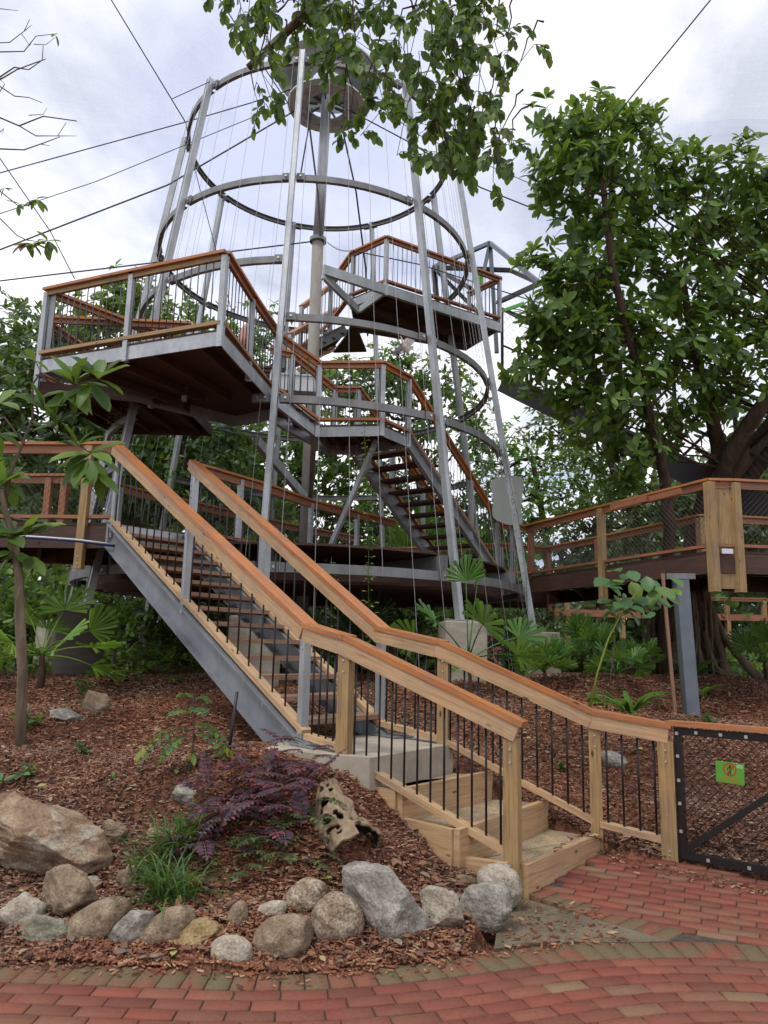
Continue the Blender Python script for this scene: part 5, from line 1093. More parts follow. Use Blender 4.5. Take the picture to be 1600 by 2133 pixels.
weed('leafy weed against the trunk base of the sapling', 62, 1520, .22, 5, .11, 'leaf_bluegreen', 7); weed('small green plant behind the far balustrade', 1170, 1610, .08, 6, .05, 'leaf_grass', 8)
weed('small green plant beside the grey support post', 1478, 1508, .10, 5, .07, 'leaf_grass', 9); weed('low green plants left of the strap fern', 1240, 1470, .15, 12, .10, 'leaf_bright', 10)
# young tree with drooping pinnate leaves (left of stake)
b = pb(392, 1622); t0_ = b+Vector((.0, 0, .02))
tt = compound('sapling', 'young sapling with drooping yellow green leaflets left of the black stake', 'sapling', b, [(b+Vector((0, 0, z)), v, L) for z, v, L in ((.50, (.6, -.1, .7), .12), (.52, (-.5, .1, .6), .12), (.42, (.3, -.4, .5), .18), (.40, (-.4, -.3, .5), .18), (.30, (-1, 0, .35), .34), (.30, (-.8, -.5, .1), .42), (.30, (1, -.1, .3), .34), (.28, (.9, -.4, .2), .36), (.26, (-.6, -.6, .1), .26), (.33, (.5, .6, .3), .25), (.2, (-.9, .2, .1), .28))], 'leaf_bluegreen', nl=7, ll=.085, wr=.45, droop=1.1)
MB().tube(curve(b, b+Vector((.0, 0, .54)), (.015, 0, 0), 6, .006), [.008, .008, .007, .006, .005, .004, .003], 6).build('trunk', 'bark_twig', tt, True)
w2 = whorls(np.array([b+Vector((-.30, -.12, .20)), b+Vector((.02, 0, .16)), b+Vector((.28, -.12, .22))]), np.array([(0, 0, 1.)]*3), 5, .09, .4, drop=1.6); leaves('young_leaves', *w2, 'leaf_yellow', tt, True)
# big-leaf young tree in front of the right walkway
b = pb(1228, 1482); tpt = [b, WY(1245, 1400, b.y), WY(1268, 1330, b.y), WY(1300, 1268, b.y), WY(1330, 1230, b.y-.1)]
tt = thing('sapling', 'slender sapling with large heart shaped leaves in front of the right walkway', 'sapling', tuple(b)); MB().tube(tpt, [.014, .012, .011, .009, .007], 6).build('trunk', 'leaf_yellow', tt, True)
MB().tube([WY(1283, 1298, b.y), WY(1290, 1270, b.y), WY(1288, 1235, b.y)], [.008, .007, .005], 5).build('limb', 'leaf_yellow', tt, True)
P, D, Nn, L = [], [], [], []
for (x, y, l_) in ((1290, 1210, 60), (1275, 1228, 48), (1320, 1205, 50), (1345, 1212, 50), (1310, 1228, 55), (1370, 1222, 62), (1395, 1230, 45), (1330, 1240, 50), (1292, 1243, 42), (1352, 1248, 52), (1340, 1260, 45), (1378, 1248, 50), (1312, 1212, 45), (1360, 1235, 45), (1386, 1262, 30), (1345, 1278, 30), (1368, 1272, 28), (1305, 1255, 30), (1400, 1245, 35))*2:
    p = WY(1335+(x-1335)*1.1-8, 1235+(y-1235)*1.25-6, b.y+random.uniform(-.25, .25)); P.append(p+Vector((random.gauss(0, .06), 0, random.gauss(0, .05)))); D.append((random.uniform(-1.0, 1.0), random.uniform(-.8, -.1), random.uniform(-.6, .1))); Nn.append((random.uniform(-.3, .3), -.45, 1)); L.append(l_*b.y/F_PX*.80)
leaves('crown', P, D, Nn, L, np.array(L)*.72, 'leaf_bluegreen', tt, True)
# second dull sapling beside it
b2 = Vector((3.05, 10.6, H(3.05, 10.6))); tt = thing('sapling', 'dull thin sapling just left of the large leaved one', 'sapling', tuple(b2)); MB().tube([b2, b2+Vector((.1, 0, .6)), WY(1290, 1262, 10.4), WY(1300, 1240, 10.4)], [.012, .01, .008, .006], 6).build('trunk', 'bark_twig', tt, True)
C = np.array([WY(x, y, 10.4) for x, y in ((1290, 1262), (1275, 1272), (1305, 1250), (1312, 1268), (1290, 1285), (1340, 1262))]); w2 = whorls(C, np.array([(0, -.3, 1.)]*6), 7, .20, .35, drop=.3); leaves('crown', *w2, 'leaf_dark', tt, True)
# pink leafed twiglet
b = Vector((2.0, 12.5, H(2.0, 12.5))); tt = thing('seedling', 'seedling with small pink leaves between the two right piers', 'plant', tuple(b)); C = np.array([WY(x, y, 12.4) for x, y in ((1018, 1338), (1026, 1352), (1020, 1362), (1034, 1360), (1030, 1372), (1040, 1385), (1022, 1330), (1038, 1350))]); w2 = whorls(C, rvec(8), 4, .09, .5); leaves('foliage', *w2, 'leaf_pink', tt)
MB().tube([b, WY(1044, 1395, 12.4), WY(1030, 1365, 12.4), WY(1020, 1335, 12.4)], .006, 4).build('stem', 'bark_twig', tt)
# climbing vines on the wires
def vine(label, pts, n, ll, mat='leaf_vine'):
    b = pts[0]; t = thing('climbing_vine', label, 'vine', tuple(b), 'vines climbing the tower wires'); MB().tube(pts, .004, 4).build('stem', 'leaf_grass', t); P, D, Nn = [], [], []
    for k in range(n):
        u_ = k/n*(len(pts)-1); i = int(u_); p = pts[i].lerp(pts[min(i+1, len(pts)-1)], u_-i)
        p = p+Vector((random.gauss(0, .015), random.gauss(0, .02), random.gauss(0, .03))); aa = random.uniform(0, 6.28)
        for q in range(random.choice((2, 3, 4, 5))):
            bb = aa+q*1.5; rr3 = random.uniform(0, ll*.8); P.append(p+Vector((math.cos(bb)*rr3, math.sin(bb)*rr3, random.gauss(0, .02)))); D.append((math.cos(bb), math.sin(bb), random.uniform(-.5, .3))); Nn.append((random.gauss(0, .4), -.6, 1.))
    L = np.full(len(P), ll)*rng.uniform(.6, 1.1, len(P)); leaves('foliage', P, D, Nn, L, L*.42, mat, t)
yv = 10.9
vine('pale vine on the wire right of the stair rails', [WY(770, 1345, yv), WY(768, 1250, yv), WY(768, 1150, yv+.05), WY(765, 1050, yv+.15), WY(762, 960, yv+.25), WY(758, 885, yv+.35)], 34, .085)
vine('short pale vine on the wire above the right stair rail', [WY(690, 1340, yv), WY(690, 1250, yv), WY(690, 1160, yv)], 14, .07)
vine('grey vine on the wire between the two right piers', [WY(1072, 1390, 12.6), WY(1068, 1320, 12.6), WY(1062, 1250, 12.6)], 15, .08, 'leaf_grass')
vine('light vine climbing the rightmost column', [WY(1100, 1300, 14.0), WY(1096, 1200, 14.0), WY(1080, 1080, 14.0), WY(1062, 1000, 14.0), WY(1048, 925, 14.1)], 26, .08)
vine('vine on the wire left of the rightmost pier', [WY(1048, 1390, 12.2), WY(1042, 1300, 12.2)], 8, .07, 'leaf_grass')
vine('light vine hanging down the left column under the platform', [WY(255, 1000, 12.2), WY(250, 940, 12.2), WY(240, 880, 12.2), WY(250, 835, 12.3)], 24, .11)
# sprinkler risers
for (x, y, x2, y2, r_, lb_) in ((232, 1425, 240, 1340, .022, 'black sprinkler riser in front of the round pier'), (409, 1400, 411, 1340, .02, 'black riser standing beside the triangular stone'), (473, 1580, 494, 1441, .012, 'leaning black stake under the lower staircase')):
    b = pb(x, y); t = thing('sprinkler_riser', lb_, 'stake', tuple(b), 'black irrigation stakes'); MB().tube((b-Vector((0, 0, .1)), WY(x2, y2, b.y)), r_, 10).build('pipe', 'black_steel', t, True)
    p = b.lerp(WY(x2, y2, b.y), .25); MB().tube((p, p+Vector((0, 0, .03))), r_*1.25, 10).build('band', 'white_paint' if r_ > .021 else 'black_steel', t)

# ------------------------------------------------------------------ bird
bc = WY(841, 722, 9.6); bd_ = thing('bird', 'pale brown pigeon in flight in front of the tower hoops', 'bird', tuple(bc))
up_b = (WY(835, 702, 9.6)-WY(848, 740, 9.6)).normalized(); rtb = Vector((up_b.z, .25, -up_b.x)).normalized()
def bp_(x, y, dy=0): return WY(x, y, 9.6+dy)
MB().tube([bp_(833, 700, -.02), bp_(835, 702), bp_(837, 706), bp_(838, 710), bp_(841, 717), bp_(845, 725), bp_(848, 732), bp_(852, 738)], [.003, .011, .014, .012, .028, .032, .024, .008], 12).build('body', 'feather_pale', bd_, True)
def wing(pts, mat, nm):
    mb = MB(); n = len(pts); mb.v = [bp_(x, y, d) for x, y, d in pts]+[bp_(x, y, d)+Vector((0, .008, 0)) for x, y, d in pts]; mb.face(tuple(range(n))); mb.face(tuple(reversed(range(n, 2*n))))
    for i in range(n): mb.face((i, n+i, n+(i+1) % n, (i+1) % n))
    return mb.build(nm, mat, bd_)
wing([(838, 712, 0), (832, 720, .02), (824, 727, .04), (818, 735, .06), (820, 739, .06), (829, 737, .05), (838, 731, .02), (844, 724, 0)], 'feather_dark', 'wing')
wing([(841, 709, 0), (847, 703, .03), (856, 706, .06), (864, 708, .08), (863, 713, .08), (857, 719, .05), (850, 722, .02), (845, 718, 0)], 'feather_pale', 'wing')
wing([(846, 728, 0), (853, 722, .01), (862, 721, .02), (861, 726, .02), (852, 731, .01), (842, 734, .01), (836, 735, .01), (840, 729, 0)], 'feather_pale', 'tail')

# ------------------------------------------------------------------ trees
def B(x, y, Y, r, cnt, ry=None): return (tuple(WY(x, y, Y)), (r, ry or r, r*.85), cnt)
def gb(x, y): return (x, y, H(x, y)-.1)
# big tree at the right
bs = gb(5.9, 15.0); rtk = [Vector(bs), Vector((5.95, 15.0, 2.6)), Vector((6.2, 14.9, 4.0)), Vector((6.9, 14.6, 5.2)), Vector((7.8, 14.2, 6.4)), Vector((8.8, 13.8, 7.4))]
rb = [B(1235, 250, 12.5, .75, 26), B(1310, 290, 12.5, .7, 24), B(1180, 300, 12.5, .75, 26), B(1130, 240, 12.3, .35, 6), B(1250, 350, 12.7, .9, 34), B(1150, 390, 12.6, .7, 24), B(1340, 240, 12.6, .4, 8), B(1330, 400, 13, .9, 34), B(1400, 350, 13, .8, 28), B(1480, 370, 13.2, .9, 32), B(1570, 360, 13.2, .9, 34), B(1200, 470, 12.6, .6, 20),
      B(1130, 560, 12.4, .55, 20), B(1170, 620, 12.6, .8, 32), B(1240, 590, 12.8, .8, 32), B(1300, 520, 13, .9, 36), B(1400, 460, 13.4, 1.0, 44), B(1500, 470, 13.6, 1.1, 50), B(1590, 480, 13.6, 1.1, 50), B(1120, 700, 12.6, .6, 22), B(1110, 770, 12.6, .55, 18), B(1200, 720, 12.8, .85, 34), B(1290, 680, 13, .9, 38), B(1390, 600, 13.4, 1.1, 50), B(1500, 600, 13.6, 1.2, 56), B(1600, 620, 13.6, 1.2, 56),
      B(1240, 830, 12.8, .7, 26), B(1320, 800, 13, .9, 38), B(1420, 740, 13.4, 1.1, 50), B(1530, 730, 13.6, 1.2, 56), B(1620, 760, 13.8, 1.2, 50), B(1180, 830, 12.8, .45, 12), B(1300, 900, 13.6, .7, 22), B(1400, 870, 14, .9, 30), B(1490, 850, 14.2, .9, 30), B(1230, 900, 14, .5, 12), B(1590, 880, 15.5, 1.0, 30), B(1620, 430, 14, 1.2, 40)]
t = tree('ficus_tree', 'big spreading tree with dark glossy leaves and a forked trunk on the right', 'tree', bs, rtk, .30, rb, .26, 'leaf_fig', 'bark_brown', 7, 1.12, True, .43)
mb = MB()
mb.tube([Vector((6.15, 15, 3.7)), WY(1530, 930, 14.2), WY(1570, 870, 13.8), WY(1620, 800, 13.4)], [.22, .17, .15, .12], 10); mb.tube([Vector((6.45, 14.9, 4.0)), WY(1600, 940, 14.6), WY(1680, 860, 14)], [.2, .16, .13], 10); mb.tube([Vector((6.2, 15, 3.8)), WY(1500, 940, 14.6), WY(1480, 860, 14.2), WY(1440, 700, 13.6), WY(1420, 560, 13.4)], [.24, .17, .12, .08, .05], 9)
mb.build('main_fork', 'bark_brown', t, True)
mb = MB(); rnd = random.Random(8)
for k in range(34):
    a = rnd.uniform(0, 6.28); r0 = rnd.uniform(.3, .5); r1 = rnd.uniform(.6, 1.5); mb.tube(curve((5.9+r0*math.cos(a), 15+r0*math.sin(a), rnd.uniform(1.8, 3.2)), (5.9+r1*math.cos(a), 15+r1*math.sin(a), H(5.9+r1*math.cos(a), 15+r1*math.sin(a))-.05), (0, 0, -.35), 7, .03), [.06, .055, .06, .07, .08, .09, .08, .06], 7)
for k in range(12): a = rnd.uniform(3.3, 5.2); x = 5.8+.7*math.cos(a)+rnd.uniform(-.6, .2); y = 14.7+.5*math.sin(a); mb.tube(curve((x, y, 3.2), (x+rnd.uniform(-.1, .1), y, 1.1), (0, 0, 0), 5, .03), .022, 5)
mb.build('aerial_root', 'bark_grey', t, True)['kind'] = 'stuff'
mb = MB(); mb.tube([Vector(bs)+Vector((-.1, 0, 0)), Vector((5.75, 14.9, 2.0)), Vector((5.75, 14.9, 3.0))], [.5, .36, .28], 14); mb.build('buttress', 'bark_grey', t, True)
# slim second tree before it
bs = gb(5.0, 13.9); t = tree('slim_tree', 'slim reddish stemmed tree rising through the right walkway rail', 'tree', bs, [Vector(bs), WY(1395, 1100, 13.6), WY(1385, 1000, 13.4), WY(1370, 930, 13.2), WY(1345, 830, 13), WY(1310, 700, 12.6), WY(1275, 560, 12.2), WY(1258, 400, 12), WY(1248, 330, 12)], .115,
    [B(1250, 300, 11.9, .5, 14), B(1210, 260, 11.9, .35, 8), B(1300, 330, 11.9, .5, 12), B(1190, 350, 11.9, .5, 14), B(1270, 460, 12, .5, 12), B(1200, 560, 12.1, .5, 14), B(1340, 700, 12.6, .5, 12), B(1150, 640, 12, .5, 14), B(1230, 690, 12.2, .6, 16), B(1330, 940, 13.2, .5, 14), B(1300, 1000, 13.2, .4, 10)], .27, 'leaf_fig', 'bark_brown', 7, 1.0, True, .42)
# background trees
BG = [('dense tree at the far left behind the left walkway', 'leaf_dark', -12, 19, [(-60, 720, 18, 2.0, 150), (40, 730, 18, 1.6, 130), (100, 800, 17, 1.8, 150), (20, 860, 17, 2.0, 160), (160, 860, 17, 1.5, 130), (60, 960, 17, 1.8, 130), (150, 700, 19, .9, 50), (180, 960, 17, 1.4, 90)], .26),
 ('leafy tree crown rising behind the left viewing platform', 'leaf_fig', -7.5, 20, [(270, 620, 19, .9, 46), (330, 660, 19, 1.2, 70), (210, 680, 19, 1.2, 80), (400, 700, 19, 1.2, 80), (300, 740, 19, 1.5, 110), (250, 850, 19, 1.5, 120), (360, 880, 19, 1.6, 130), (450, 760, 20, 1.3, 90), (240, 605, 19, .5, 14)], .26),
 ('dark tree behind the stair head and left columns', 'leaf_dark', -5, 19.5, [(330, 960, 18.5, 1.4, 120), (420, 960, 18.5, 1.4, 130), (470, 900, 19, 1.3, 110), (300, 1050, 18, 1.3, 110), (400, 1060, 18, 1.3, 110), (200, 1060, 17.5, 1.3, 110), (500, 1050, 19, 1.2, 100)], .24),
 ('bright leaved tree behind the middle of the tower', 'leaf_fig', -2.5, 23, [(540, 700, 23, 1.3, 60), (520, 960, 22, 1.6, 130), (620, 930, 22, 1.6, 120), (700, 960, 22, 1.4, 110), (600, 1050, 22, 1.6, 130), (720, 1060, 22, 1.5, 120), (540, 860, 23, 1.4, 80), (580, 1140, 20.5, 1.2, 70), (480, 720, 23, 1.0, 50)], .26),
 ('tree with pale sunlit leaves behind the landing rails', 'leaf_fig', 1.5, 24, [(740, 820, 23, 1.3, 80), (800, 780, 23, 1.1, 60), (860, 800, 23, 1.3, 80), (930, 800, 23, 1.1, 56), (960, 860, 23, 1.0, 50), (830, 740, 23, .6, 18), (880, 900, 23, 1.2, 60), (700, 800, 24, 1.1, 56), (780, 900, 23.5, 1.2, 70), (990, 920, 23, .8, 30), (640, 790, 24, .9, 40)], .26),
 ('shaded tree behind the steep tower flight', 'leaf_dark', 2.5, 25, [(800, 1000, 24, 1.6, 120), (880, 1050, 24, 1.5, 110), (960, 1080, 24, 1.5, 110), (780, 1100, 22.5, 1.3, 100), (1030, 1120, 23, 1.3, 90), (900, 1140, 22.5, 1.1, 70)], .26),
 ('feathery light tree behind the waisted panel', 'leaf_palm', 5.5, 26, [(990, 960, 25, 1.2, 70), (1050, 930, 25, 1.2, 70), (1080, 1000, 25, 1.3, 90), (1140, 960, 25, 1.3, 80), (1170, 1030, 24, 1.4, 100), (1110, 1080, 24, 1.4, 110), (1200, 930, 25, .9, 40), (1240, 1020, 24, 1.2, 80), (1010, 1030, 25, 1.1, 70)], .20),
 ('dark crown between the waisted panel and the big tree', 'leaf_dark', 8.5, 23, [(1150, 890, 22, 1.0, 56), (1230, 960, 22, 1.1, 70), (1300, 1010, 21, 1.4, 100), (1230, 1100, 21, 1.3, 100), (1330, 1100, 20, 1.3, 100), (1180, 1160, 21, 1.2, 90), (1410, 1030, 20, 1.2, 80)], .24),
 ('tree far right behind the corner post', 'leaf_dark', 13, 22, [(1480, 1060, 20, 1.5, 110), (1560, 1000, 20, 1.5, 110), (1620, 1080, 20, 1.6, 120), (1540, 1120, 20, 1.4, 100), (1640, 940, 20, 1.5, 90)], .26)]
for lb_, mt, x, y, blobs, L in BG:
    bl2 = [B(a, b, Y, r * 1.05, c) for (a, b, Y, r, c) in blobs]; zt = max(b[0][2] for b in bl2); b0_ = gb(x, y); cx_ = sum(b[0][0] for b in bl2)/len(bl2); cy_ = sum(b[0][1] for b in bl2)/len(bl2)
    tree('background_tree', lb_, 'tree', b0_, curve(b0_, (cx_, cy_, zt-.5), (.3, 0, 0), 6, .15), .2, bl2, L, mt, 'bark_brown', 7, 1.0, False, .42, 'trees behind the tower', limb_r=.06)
# hedge mass of understorey shrubs behind everything low down
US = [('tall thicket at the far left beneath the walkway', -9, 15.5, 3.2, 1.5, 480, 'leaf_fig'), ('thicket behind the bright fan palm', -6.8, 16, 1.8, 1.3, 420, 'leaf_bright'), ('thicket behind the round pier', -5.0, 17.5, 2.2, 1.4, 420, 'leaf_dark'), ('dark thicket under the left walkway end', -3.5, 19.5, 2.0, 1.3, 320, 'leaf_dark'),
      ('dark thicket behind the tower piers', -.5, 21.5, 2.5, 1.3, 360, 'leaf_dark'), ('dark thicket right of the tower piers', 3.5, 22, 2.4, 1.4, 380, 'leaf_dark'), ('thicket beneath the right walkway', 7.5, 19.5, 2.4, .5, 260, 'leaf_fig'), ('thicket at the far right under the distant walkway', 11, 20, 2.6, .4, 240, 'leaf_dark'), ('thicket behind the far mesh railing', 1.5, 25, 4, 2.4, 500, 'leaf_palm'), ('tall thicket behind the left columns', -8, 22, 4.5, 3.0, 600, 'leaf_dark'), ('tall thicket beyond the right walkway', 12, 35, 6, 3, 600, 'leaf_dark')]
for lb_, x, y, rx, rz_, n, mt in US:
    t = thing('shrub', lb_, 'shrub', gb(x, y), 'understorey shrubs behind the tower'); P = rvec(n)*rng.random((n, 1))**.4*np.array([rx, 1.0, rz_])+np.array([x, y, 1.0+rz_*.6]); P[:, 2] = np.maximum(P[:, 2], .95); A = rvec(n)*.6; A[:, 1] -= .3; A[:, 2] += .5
    w2 = whorls(P, A, 6, .22, .45); leaves('foliage', *w2, mt, t)
    for k in range(9): a = rng.uniform(-1, 1); mb = MB(); mb.tube(curve((x+a*.5, y, .95), (x+a*rx*.8, y+rng.uniform(-.5, .5), 1+rz_*rng.uniform(.6, 1.4)), (0, 0, .2), 5, .08), [.03, .026, .022, .018, .012, .008], 5); mb.build('stem', 'bark_brown', t)
# light undergrowth left behind the palm
t = thing('ground_cover', 'low bright leafy growth along the back edge of the left mulch', 'plants', gb(-5, 12.3)); n = 420; x = rng.uniform(-8.5, -3.2, n); y = rng.uniform(12.2, 14.5, n); P = np.stack([x, y, hgt(x, y)+rng.random(n)*.5], 1); A = rvec(n)*.5; A[:, 2] += 1; w2 = whorls(P, A, 5, .14, .5); leaves('foliage', *w2, 'leaf_fig', t); t['kind'] = 'stuff'

# left foreground sapling with big glossy leaves
b = hit(45, 1556); Y_ = b.y; t = thing('sapling', 'grey stemmed sapling with big glossy leaves at the left edge', 'sapling', tuple(b))
MB().tube([b-Vector((0, 0, .1)), WY(44, 1480, Y_), WY(47, 1400, Y_), WY(42, 1300, Y_), WY(40, 1200, Y_), WY(30, 1130, Y_-.02), WY(10, 1060, Y_-.05), WY(2, 1020, Y_-.05)], [.050, .046, .044, .045, .040, .034, .026, .02], 12).build('trunk', 'bark_grey', t, True)
mb = MB(); mb.tube([WY(8, 1060, Y_), WY(20, 990, Y_), WY(45, 930, Y_), WY(68, 870, Y_), WY(68, 800, Y_), WY(85, 775, Y_), WY(70, 745, Y_)], [.02, .016, .013, .011, .01, .008, .005], 6); mb.tube([WY(85, 775, Y_), WY(120, 795, Y_), WY(160, 800, Y_), WY(205, 790, Y_)], [.008, .007, .006, .004], 5); mb.tube([WY(50, 925, Y_), WY(10, 870, Y_), WY(-10, 860, Y_)], [.012, .01, .008], 5); mb.tube([WY(62, 885, Y_), WY(110, 890, Y_), WY(155, 920, Y_), WY(190, 945, Y_)], [.01, .008, .007, .006], 5); mb.tube([WY(20, 1080, Y_), WY(60, 1085, Y_), WY(90, 1090, Y_-.1)], [.02, .012, .008], 5)
mb.build('limb', 'bark_twig', t, True)
P, D, Nn, L = [], [], [], []
def ros(x, y, n, lpx, el=(-.3, .5), arc=(0, 6.28), yy=0):
    for k in range(n):
        a = arc[0]+(arc[1]-arc[0])*(k+random.uniform(.2, .8))/n; e = random.uniform(*el); P.append(WY(x, y, Y_+yy+random.uniform(-.05, .05))); D.append((math.cos(a), math.sin(a)*.6, e)); Nn.append((-.2*math.cos(a), -.55, 1.0)); L.append(lpx*Y_/F_PX*random.uniform(.8, 1.1))
for (x, y, n, l_, e) in ((155, 800, 9, 80, (.1, 1.2)), (205, 790, 8, 75, (-.2, 1.4)), (140, 815, 7, 70, (-1.2, .1)), (190, 800, 6, 75, (-1.3, -.2)), (90, 855, 6, 70, (.0, 1.1)), (115, 885, 6, 60, (-.3, .8)), (190, 945, 9, 82, (-.6, .6)), (185, 955, 8, 75, (-1.4, -.4)), (160, 930, 5, 60, (.2, 1)), (205, 985, 5, 60, (-1.2, .2)), (20, 1120, 9, 80, (-.3, .6)), (55, 1115, 8, 78, (-.2, .5)), (30, 1150, 6, 70, (-1.2, -.2)), (60, 1160, 6, 60, (-1.0, .0)), (5, 1010, 7, 70, (-.2, .9)), (10, 1000, 5, 70, (-.8, .4)), (0, 840, 6, 70, (-.4, .9)), (70, 750, 3, 50, (-.2, .3)), (-5, 905, 5, 60, (-.5, .5))): ros(x, y, n, l_, e)
leaves('crown', P, D, Nn, L, np.array(L)*.42, 'leaf_fig', t, True)
# bare twigs reaching in at the top left, on a thin tree that stands outside the view
Yb = 5.2; tt = thing('bare_tree', 'nearly leafless twiggy tree reaching in at the upper left edge', 'tree', (-4.6, Yb, .3))
MB().tube([Vector((-4.6, Yb, .2)), Vector((-4.5, Yb, 2)), Vector((-4.3, Yb, 3.6)), Vector((-4.2, Yb, 5.4))], [.07, .06, .05, .03], 9).build('trunk', 'bark_grey', tt, True)
TW = [([(-260, 260), (-60, 180), (0, 165), (10, 160), (35, 145), (75, 130), (95, 123)], 5), ([(0, 108), (50, 107), (75, 75), (120, 70)], 3), ([(70, 92), (95, 93), (115, 78)], 2), ([(-260, 230), (-20, 90), (20, 88), (50, 65), (62, 40)], 3), ([(0, 18), (38, 22)], 2), ([(-200, 200), (0, 160), (30, 140), (60, 145), (88, 125), (90, 95)], 4), ([(-260, 330), (0, 190), (10, 175), (0, 165)], 3), ([(0, 180), (30, 200), (60, 203), (88, 214)], 3), ([(-220, 330), (0, 245), (40, 262), (90, 242), (160, 252)], 5), ([(40, 262), (75, 283), (120, 283), (138, 255)], 3), ([(120, 283), (160, 283)], 2), ([(-200, 360), (0, 310), (50, 312), (90, 298), (125, 285)], 4), ([(85, 300), (105, 304)], 2), ([(0, 275), (8, 268), (5, 278)], 2), ([(-200, 420), (0, 398), (40, 430), (60, 428)], 4), ([(-200, 470), (0, 455), (35, 490), (55, 500), (95, 505)], 4), ([(0, 445), (20, 438)], 2), ([(45, 70), (62, 95), (70, 80)], 2), ([(60, 240), (90, 238), (98, 224)], 2), ([(50, 65), (66, 52)], 2)]
mb = MB()
for pts, w_ in TW:
    P3 = [WY(x, y, Yb+(.15 if x < -50 else 0)) for x, y in pts]; r0 = w_*.5*Yb/F_PX; n = len(P3); mb = MB(); mb.tube(P3, [r0*(1-.55*i/(n-1)) for i in range(n)], 6); mb.build('twig', 'bark_twig', tt, True)
for (x, y) in ((-260, 260), (-260, 230), (-200, 200), (-260, 330), (-220, 330), (-200, 360), (-200, 420), (-200, 470), ): mb = MB(); mb.tube([Vector((-4.25, Yb, 3.4 if y > 350 else 4.4)), WY(x, y, Yb+.15)], [.02, .010], 6); mb.build('limb', 'bark_twig', tt, True)
for (x, y, n, l_) in ((115, 72, 2, 26), (10, 392, 4, 22), (40, 425, 5, 26), (76, 415, 7, 34), (100, 502, 9, 40), (66, 507, 8, 36)):
    P, D, Nn, L = [], [], [], []; Y_ = Yb; ros(x, y, n, l_, (-1.1, .5)); leaves('leaf_tuft', P, D, Nn, L, np.array(L)*.42, 'leaf_fig', tt, True)
P, D, Nn, L = [], [], [], []; ros(52, 508, 3, 34, (-1.4, -.8)); leaves('dead_leaf', P, D, Nn, L, np.array(L)*.5, 'leaf_brown', tt, True)

# weeping fig hanging in from above: trunk stands to the right of the camera
hb = (4.6, 2.6, 0); t = thing('weeping_fig', 'weeping fig whose small leaved branches hang in from the top of the view', 'tree', hb)
MB().tube([Vector(hb)-Vector((0, 0, .2)), Vector((4.5, 2.6, 2.5)), Vector((4.1, 2.8, 5)), Vector((3.2, 3.4, 7)), Vector((1.8, 4.2, 7.8)), Vector((.6, 5.0, 7.6)), Vector((-.4, 5.6, 7.2)), Vector((-1.3, 6, 6.6))], [.26, .22, .18, .14, .10, .07, .05, .03], 12).build('trunk', 'bark_grey', t, True)
HB = [(640, -20, 5.6, 150), (520, 10, 5.6, 55), (500, 40, 5.5, 40), (560, 60, 5.6, 90), (560, 120, 5.5, 60), (545, 180, 5.5, 45), (528, 215, 5.5, 18), (575, 150, 5.5, 30), (620, 40, 5.7, 80), (610, 85, 5.6, 30), (700, 30, 5.6, 100), (690, 70, 5.5, 60), (760, 40, 5.6, 110), (820, 20, 5.7, 110), (900, 20, 5.7, 90), (960, 20, 5.6, 110), (1000, 60, 5.6, 80), (740, 110, 5.5, 110), (720, 160, 5.5, 80), (735, 215, 5.5, 50), (780, 170, 5.5, 90), (770, 230, 5.5, 50), (800, 250, 5.5, 26), (830, 110, 5.6, 90), (850, 160, 5.6, 80), (880, 200, 5.6, 80), (850, 240, 5.5, 50), (900, 100, 5.6, 70), (940, 90, 5.6, 90), (980, 110, 5.6, 80), (1030, 110, 5.5, 60), (1060, 130, 5.5, 50), (1085, 155, 5.5, 30), (940, 150, 5.6, 90), (960, 200, 5.6, 100), (1000, 180, 5.6, 60), (930, 240, 5.6, 100), (980, 250, 5.6, 90), (1020, 230, 5.5, 40), (900, 290, 5.5, 60), (950, 300, 5.6, 90), (1000, 300, 5.6, 80), (1045, 300, 5.5, 50), (1060, 330, 5.5, 30), (930, 340, 5.5, 60), (910, 350, 5.5, 30), (980, 340, 5.5, 50), (940, 370, 5.5, 20), (1030, 345, 5.5, 25), (1035, 385, 5.5, 10), (660, 100, 5.6, 14), (1000, 10, 5.6, 60), (480, 30, 5.6, 18)]
P, D, Nn, L = [], [], [], []; mb = MB(); rnd = random.Random(4)
for (x, y, Y, n) in HB:
    c = WY(x, y, Y); top_ = Vector((c.x+rnd.uniform(-.2, .2), Y, 6.9 if y < 150 else c.z+.5)); mb.tube(curve(top_, c+Vector((0, 0, .12)), (rnd.uniform(-.05, .05), 0, .1), 5, .02), [.009, .008, .007, .006, .005, .004], 5)
    for k in range(max(2, int(n*.078))):
        a = c+Vector((rnd.gauss(0, .07), rnd.gauss(0, .20), rnd.uniform(.0, .14))); v = Vector((rnd.uniform(-.9, .9), rnd.uniform(-.6, .6), rnd.uniform(-.2, .4))).normalized(); p = a.copy(); pts = [c+Vector((0, 0, .12)), a]; ln = rnd.uniform(.12, .24); st_ = 8
        for q in range(st_):
            v = (v+Vector((0, 0, -.28))).normalized(); p = p+v*ln/st_; pts.append(p.copy()); sdv = v.cross(Vector((0, 1, .2))).normalized()*(1 if q % 2 else -1)
            P.append(p.copy()); D.append(v*.55+sdv*rnd.uniform(.3, .9)+Vector((rnd.gauss(0, .2), rnd.gauss(0, .35), -.75))); Nn.append(Vector((rnd.gauss(0, .5), -.9+rnd.gauss(0, .5), .35))); L.append(rnd.uniform(.05, .118))
        P.append(p.copy()); D.append(v+Vector((0, 0, -.5))); Nn.append(Vector((rnd.gauss(0, .5), -1, .2))); L.append(.10)
        mb.tube(pts, .0028, 4)
L = np.array(L); leaves('crown', P, D, Nn, L, L*.60, 'leaf_hang', t, True); mb.build('limb', 'bark_brown', t, True)

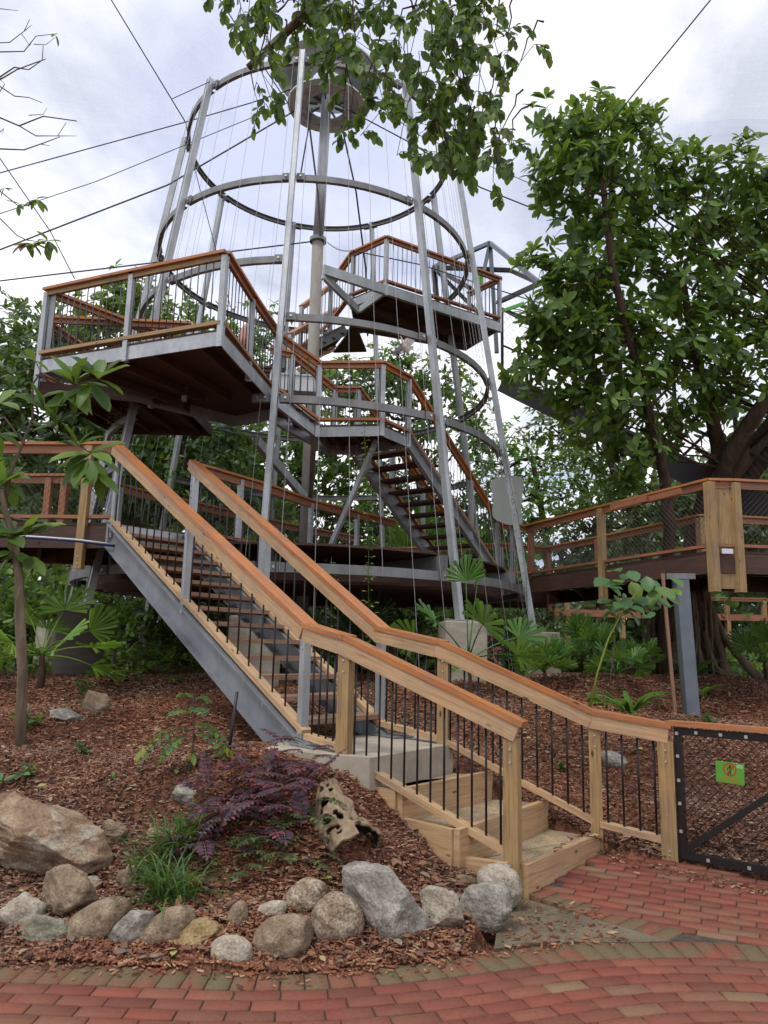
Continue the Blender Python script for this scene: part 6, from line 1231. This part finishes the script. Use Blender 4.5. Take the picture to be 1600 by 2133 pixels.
# ------------------------------------------------------------------ aviary net and its cables
net = thing('aviary_net', 'pale translucent net stretched over the whole garden from the tower top', 'net', (TX, TY, 12))
prof = [(1.15, ZH+.75), (RR(12.1)+.14, 12.42), (5.5, 12.7), (9, 13.0), (14, 13.0), (20, 12.8), (27, 12), (34, 10), (38, 1.0)]
def netmesh(a0, a1, mat, nm):
    mb = MB(); k = int(abs(a1-a0)/4)
    for (r, z) in prof:
        for i in range(k+1):
            a = R(a0+(a1-a0)*i/k); sag = 1+.025*math.cos(a*9)*(r/20 if r > 4 else 0); mb.v.append(Vector((TX+r*sag*math.sin(a), TY-r*sag*math.cos(a), z)))
    n = k+1
    for j in range(len(prof)-1):
        for i in range(k):
            uv = [(i/k, prof[j][0]*.1), ((i+1)/k, prof[j][0]*.1), ((i+1)/k, prof[j+1][0]*.1), (i/k, prof[j+1][0]*.1)]; mb.face((j*n+i, j*n+i+1, (j+1)*n+i+1, (j+1)*n+i), uv)
    return mb.build(nm, mat, net, True)
netmesh(-88, 88, 'net_fabric', 'near_panel'); netmesh(88, 272, 'net_fabric_far', 'far_panel')
hubp = Vector((cxh, cyh, 12.2))
CB = [('cable running from the tower top down past the left edge, uppermost', [(232, 0, 9), (385, 252, 13.0)], 3), ('thin lower part of the upper left cable, inside the hoops', [(387, 255, 13), (400, 330, 13.5), (460, 560, 15), (480, 640, 16)], 1.8), ('cable from the left edge to the tower hub, highest of the long four', [(-60, 375, 9), (0, 360, 10), (387, 254, 14), (520, 215, 15), (610, 185, 15)], 2.6),
      ('thin cable from the left edge to the hub, second of the long four', [(-60, 458, 10), (0, 445, 11), (200, 378, 13), (600, 214, 15)], 1.8), ('thick cable from the left edge to the hub, third of the long four', [(-60, 540, 10), (0, 520, 11), (350, 385, 14), (612, 232, 15)], 3.6), ('crossing cable on the far left running down behind the twigs', [(-40, 290, 11), (0, 330, 12), (105, 482, 15), (155, 580, 17)], 2.4),
      ('cable at the top left of the hanging fig leaves', [(452, -10, 8), (520, 95, 10), (610, 230, 15)], 3), ('cable in the upper right sky', [(1520, -60, 7), (1480, 0, 8), (1325, 190, 10.5), (1180, 370, 14)], 3.4), ('cable dropping from above to the tower top', [(646, -20, 9), (657, 110, 12.5)], 3), ('short cable linking the left cable to the column head', [(358, 206, 12.6), (437, 170, 12)], 2),
      ('lower right cable from the hub past the big tree', [(700, 215, 15), (860, 300, 15.5), (1000, 390, 16), (1310, 514, 18)], 3), ('upper right cable from the hub behind the hanging leaves', [(720, 170, 15), (870, 280, 15.5), (1150, 402, 17), (1240, 440, 18)], 2), ('black stay from the left sky to the mast collar', [(-60, 592, 13), (0, 585, 13.5), (330, 546, 14.3), (480, 524, 14.6), (650, 503, 15)], 3.4),
      ('black stay from the collar past the upper platform', [(735, 522, 14.7), (880, 552, 15.5), (1010, 595, 17), (1200, 655, 19)], 2.6), ('black stay crossing in front of the mast, leaning left', [(640, 225, 14.7), (662, 400, 14.75), (668, 490, 14.8)], 5), ('black stay behind the front column', [(650, 225, 15.2), (625, 370, 15.6)], 3.5), ('black stay falling to the right of the mast', [(712, 262, 15.3), (742, 400, 15.8), (762, 560, 16.5), (766, 700, 17)], 4.5), ('far power line on the right behind the tower', [(1040, 915, 30), (1330, 870, 30)], 1.6)]
for lb_, pts, w_ in CB:
    P3 = [WY(x, y, Y) for x, y, Y in pts]; mid = P3[len(P3)//2]; mb = MB(); mb.tube(P3, [max(.004, w_*.5*p.y/F_PX) for p in P3], 6); o = mb.build('cable', 'cable_black', None, False, tuple(P3[0])); tag(o, lb_, 'cable')

n = 52000; x = rng.uniform(-34, 38, n); y = rng.uniform(30, 42, n); hmax = 4.5+6.5*(x < -2)*np.clip((-x-2)/5, 0, 1)+3.5*np.clip((x-7)/6, 0, 1)+1.4*np.sin(x*.5)+1.1*np.sin(x*1.3+1); P = np.stack([x, y, .9+hmax*rng.random(n)], 1); D = rng.normal(0, 1, (n, 3)); D[:, 2] -= .4; Nn = rng.normal(0, .6, (n, 3)); Nn[:, 2] += .6; Nn[:, 1] -= .4; L = rng.uniform(.4, .8, n)
tag(leaves('far_wood', P, D, Nn, L, L*.5, 'leaf_dark'), kind='stuff')
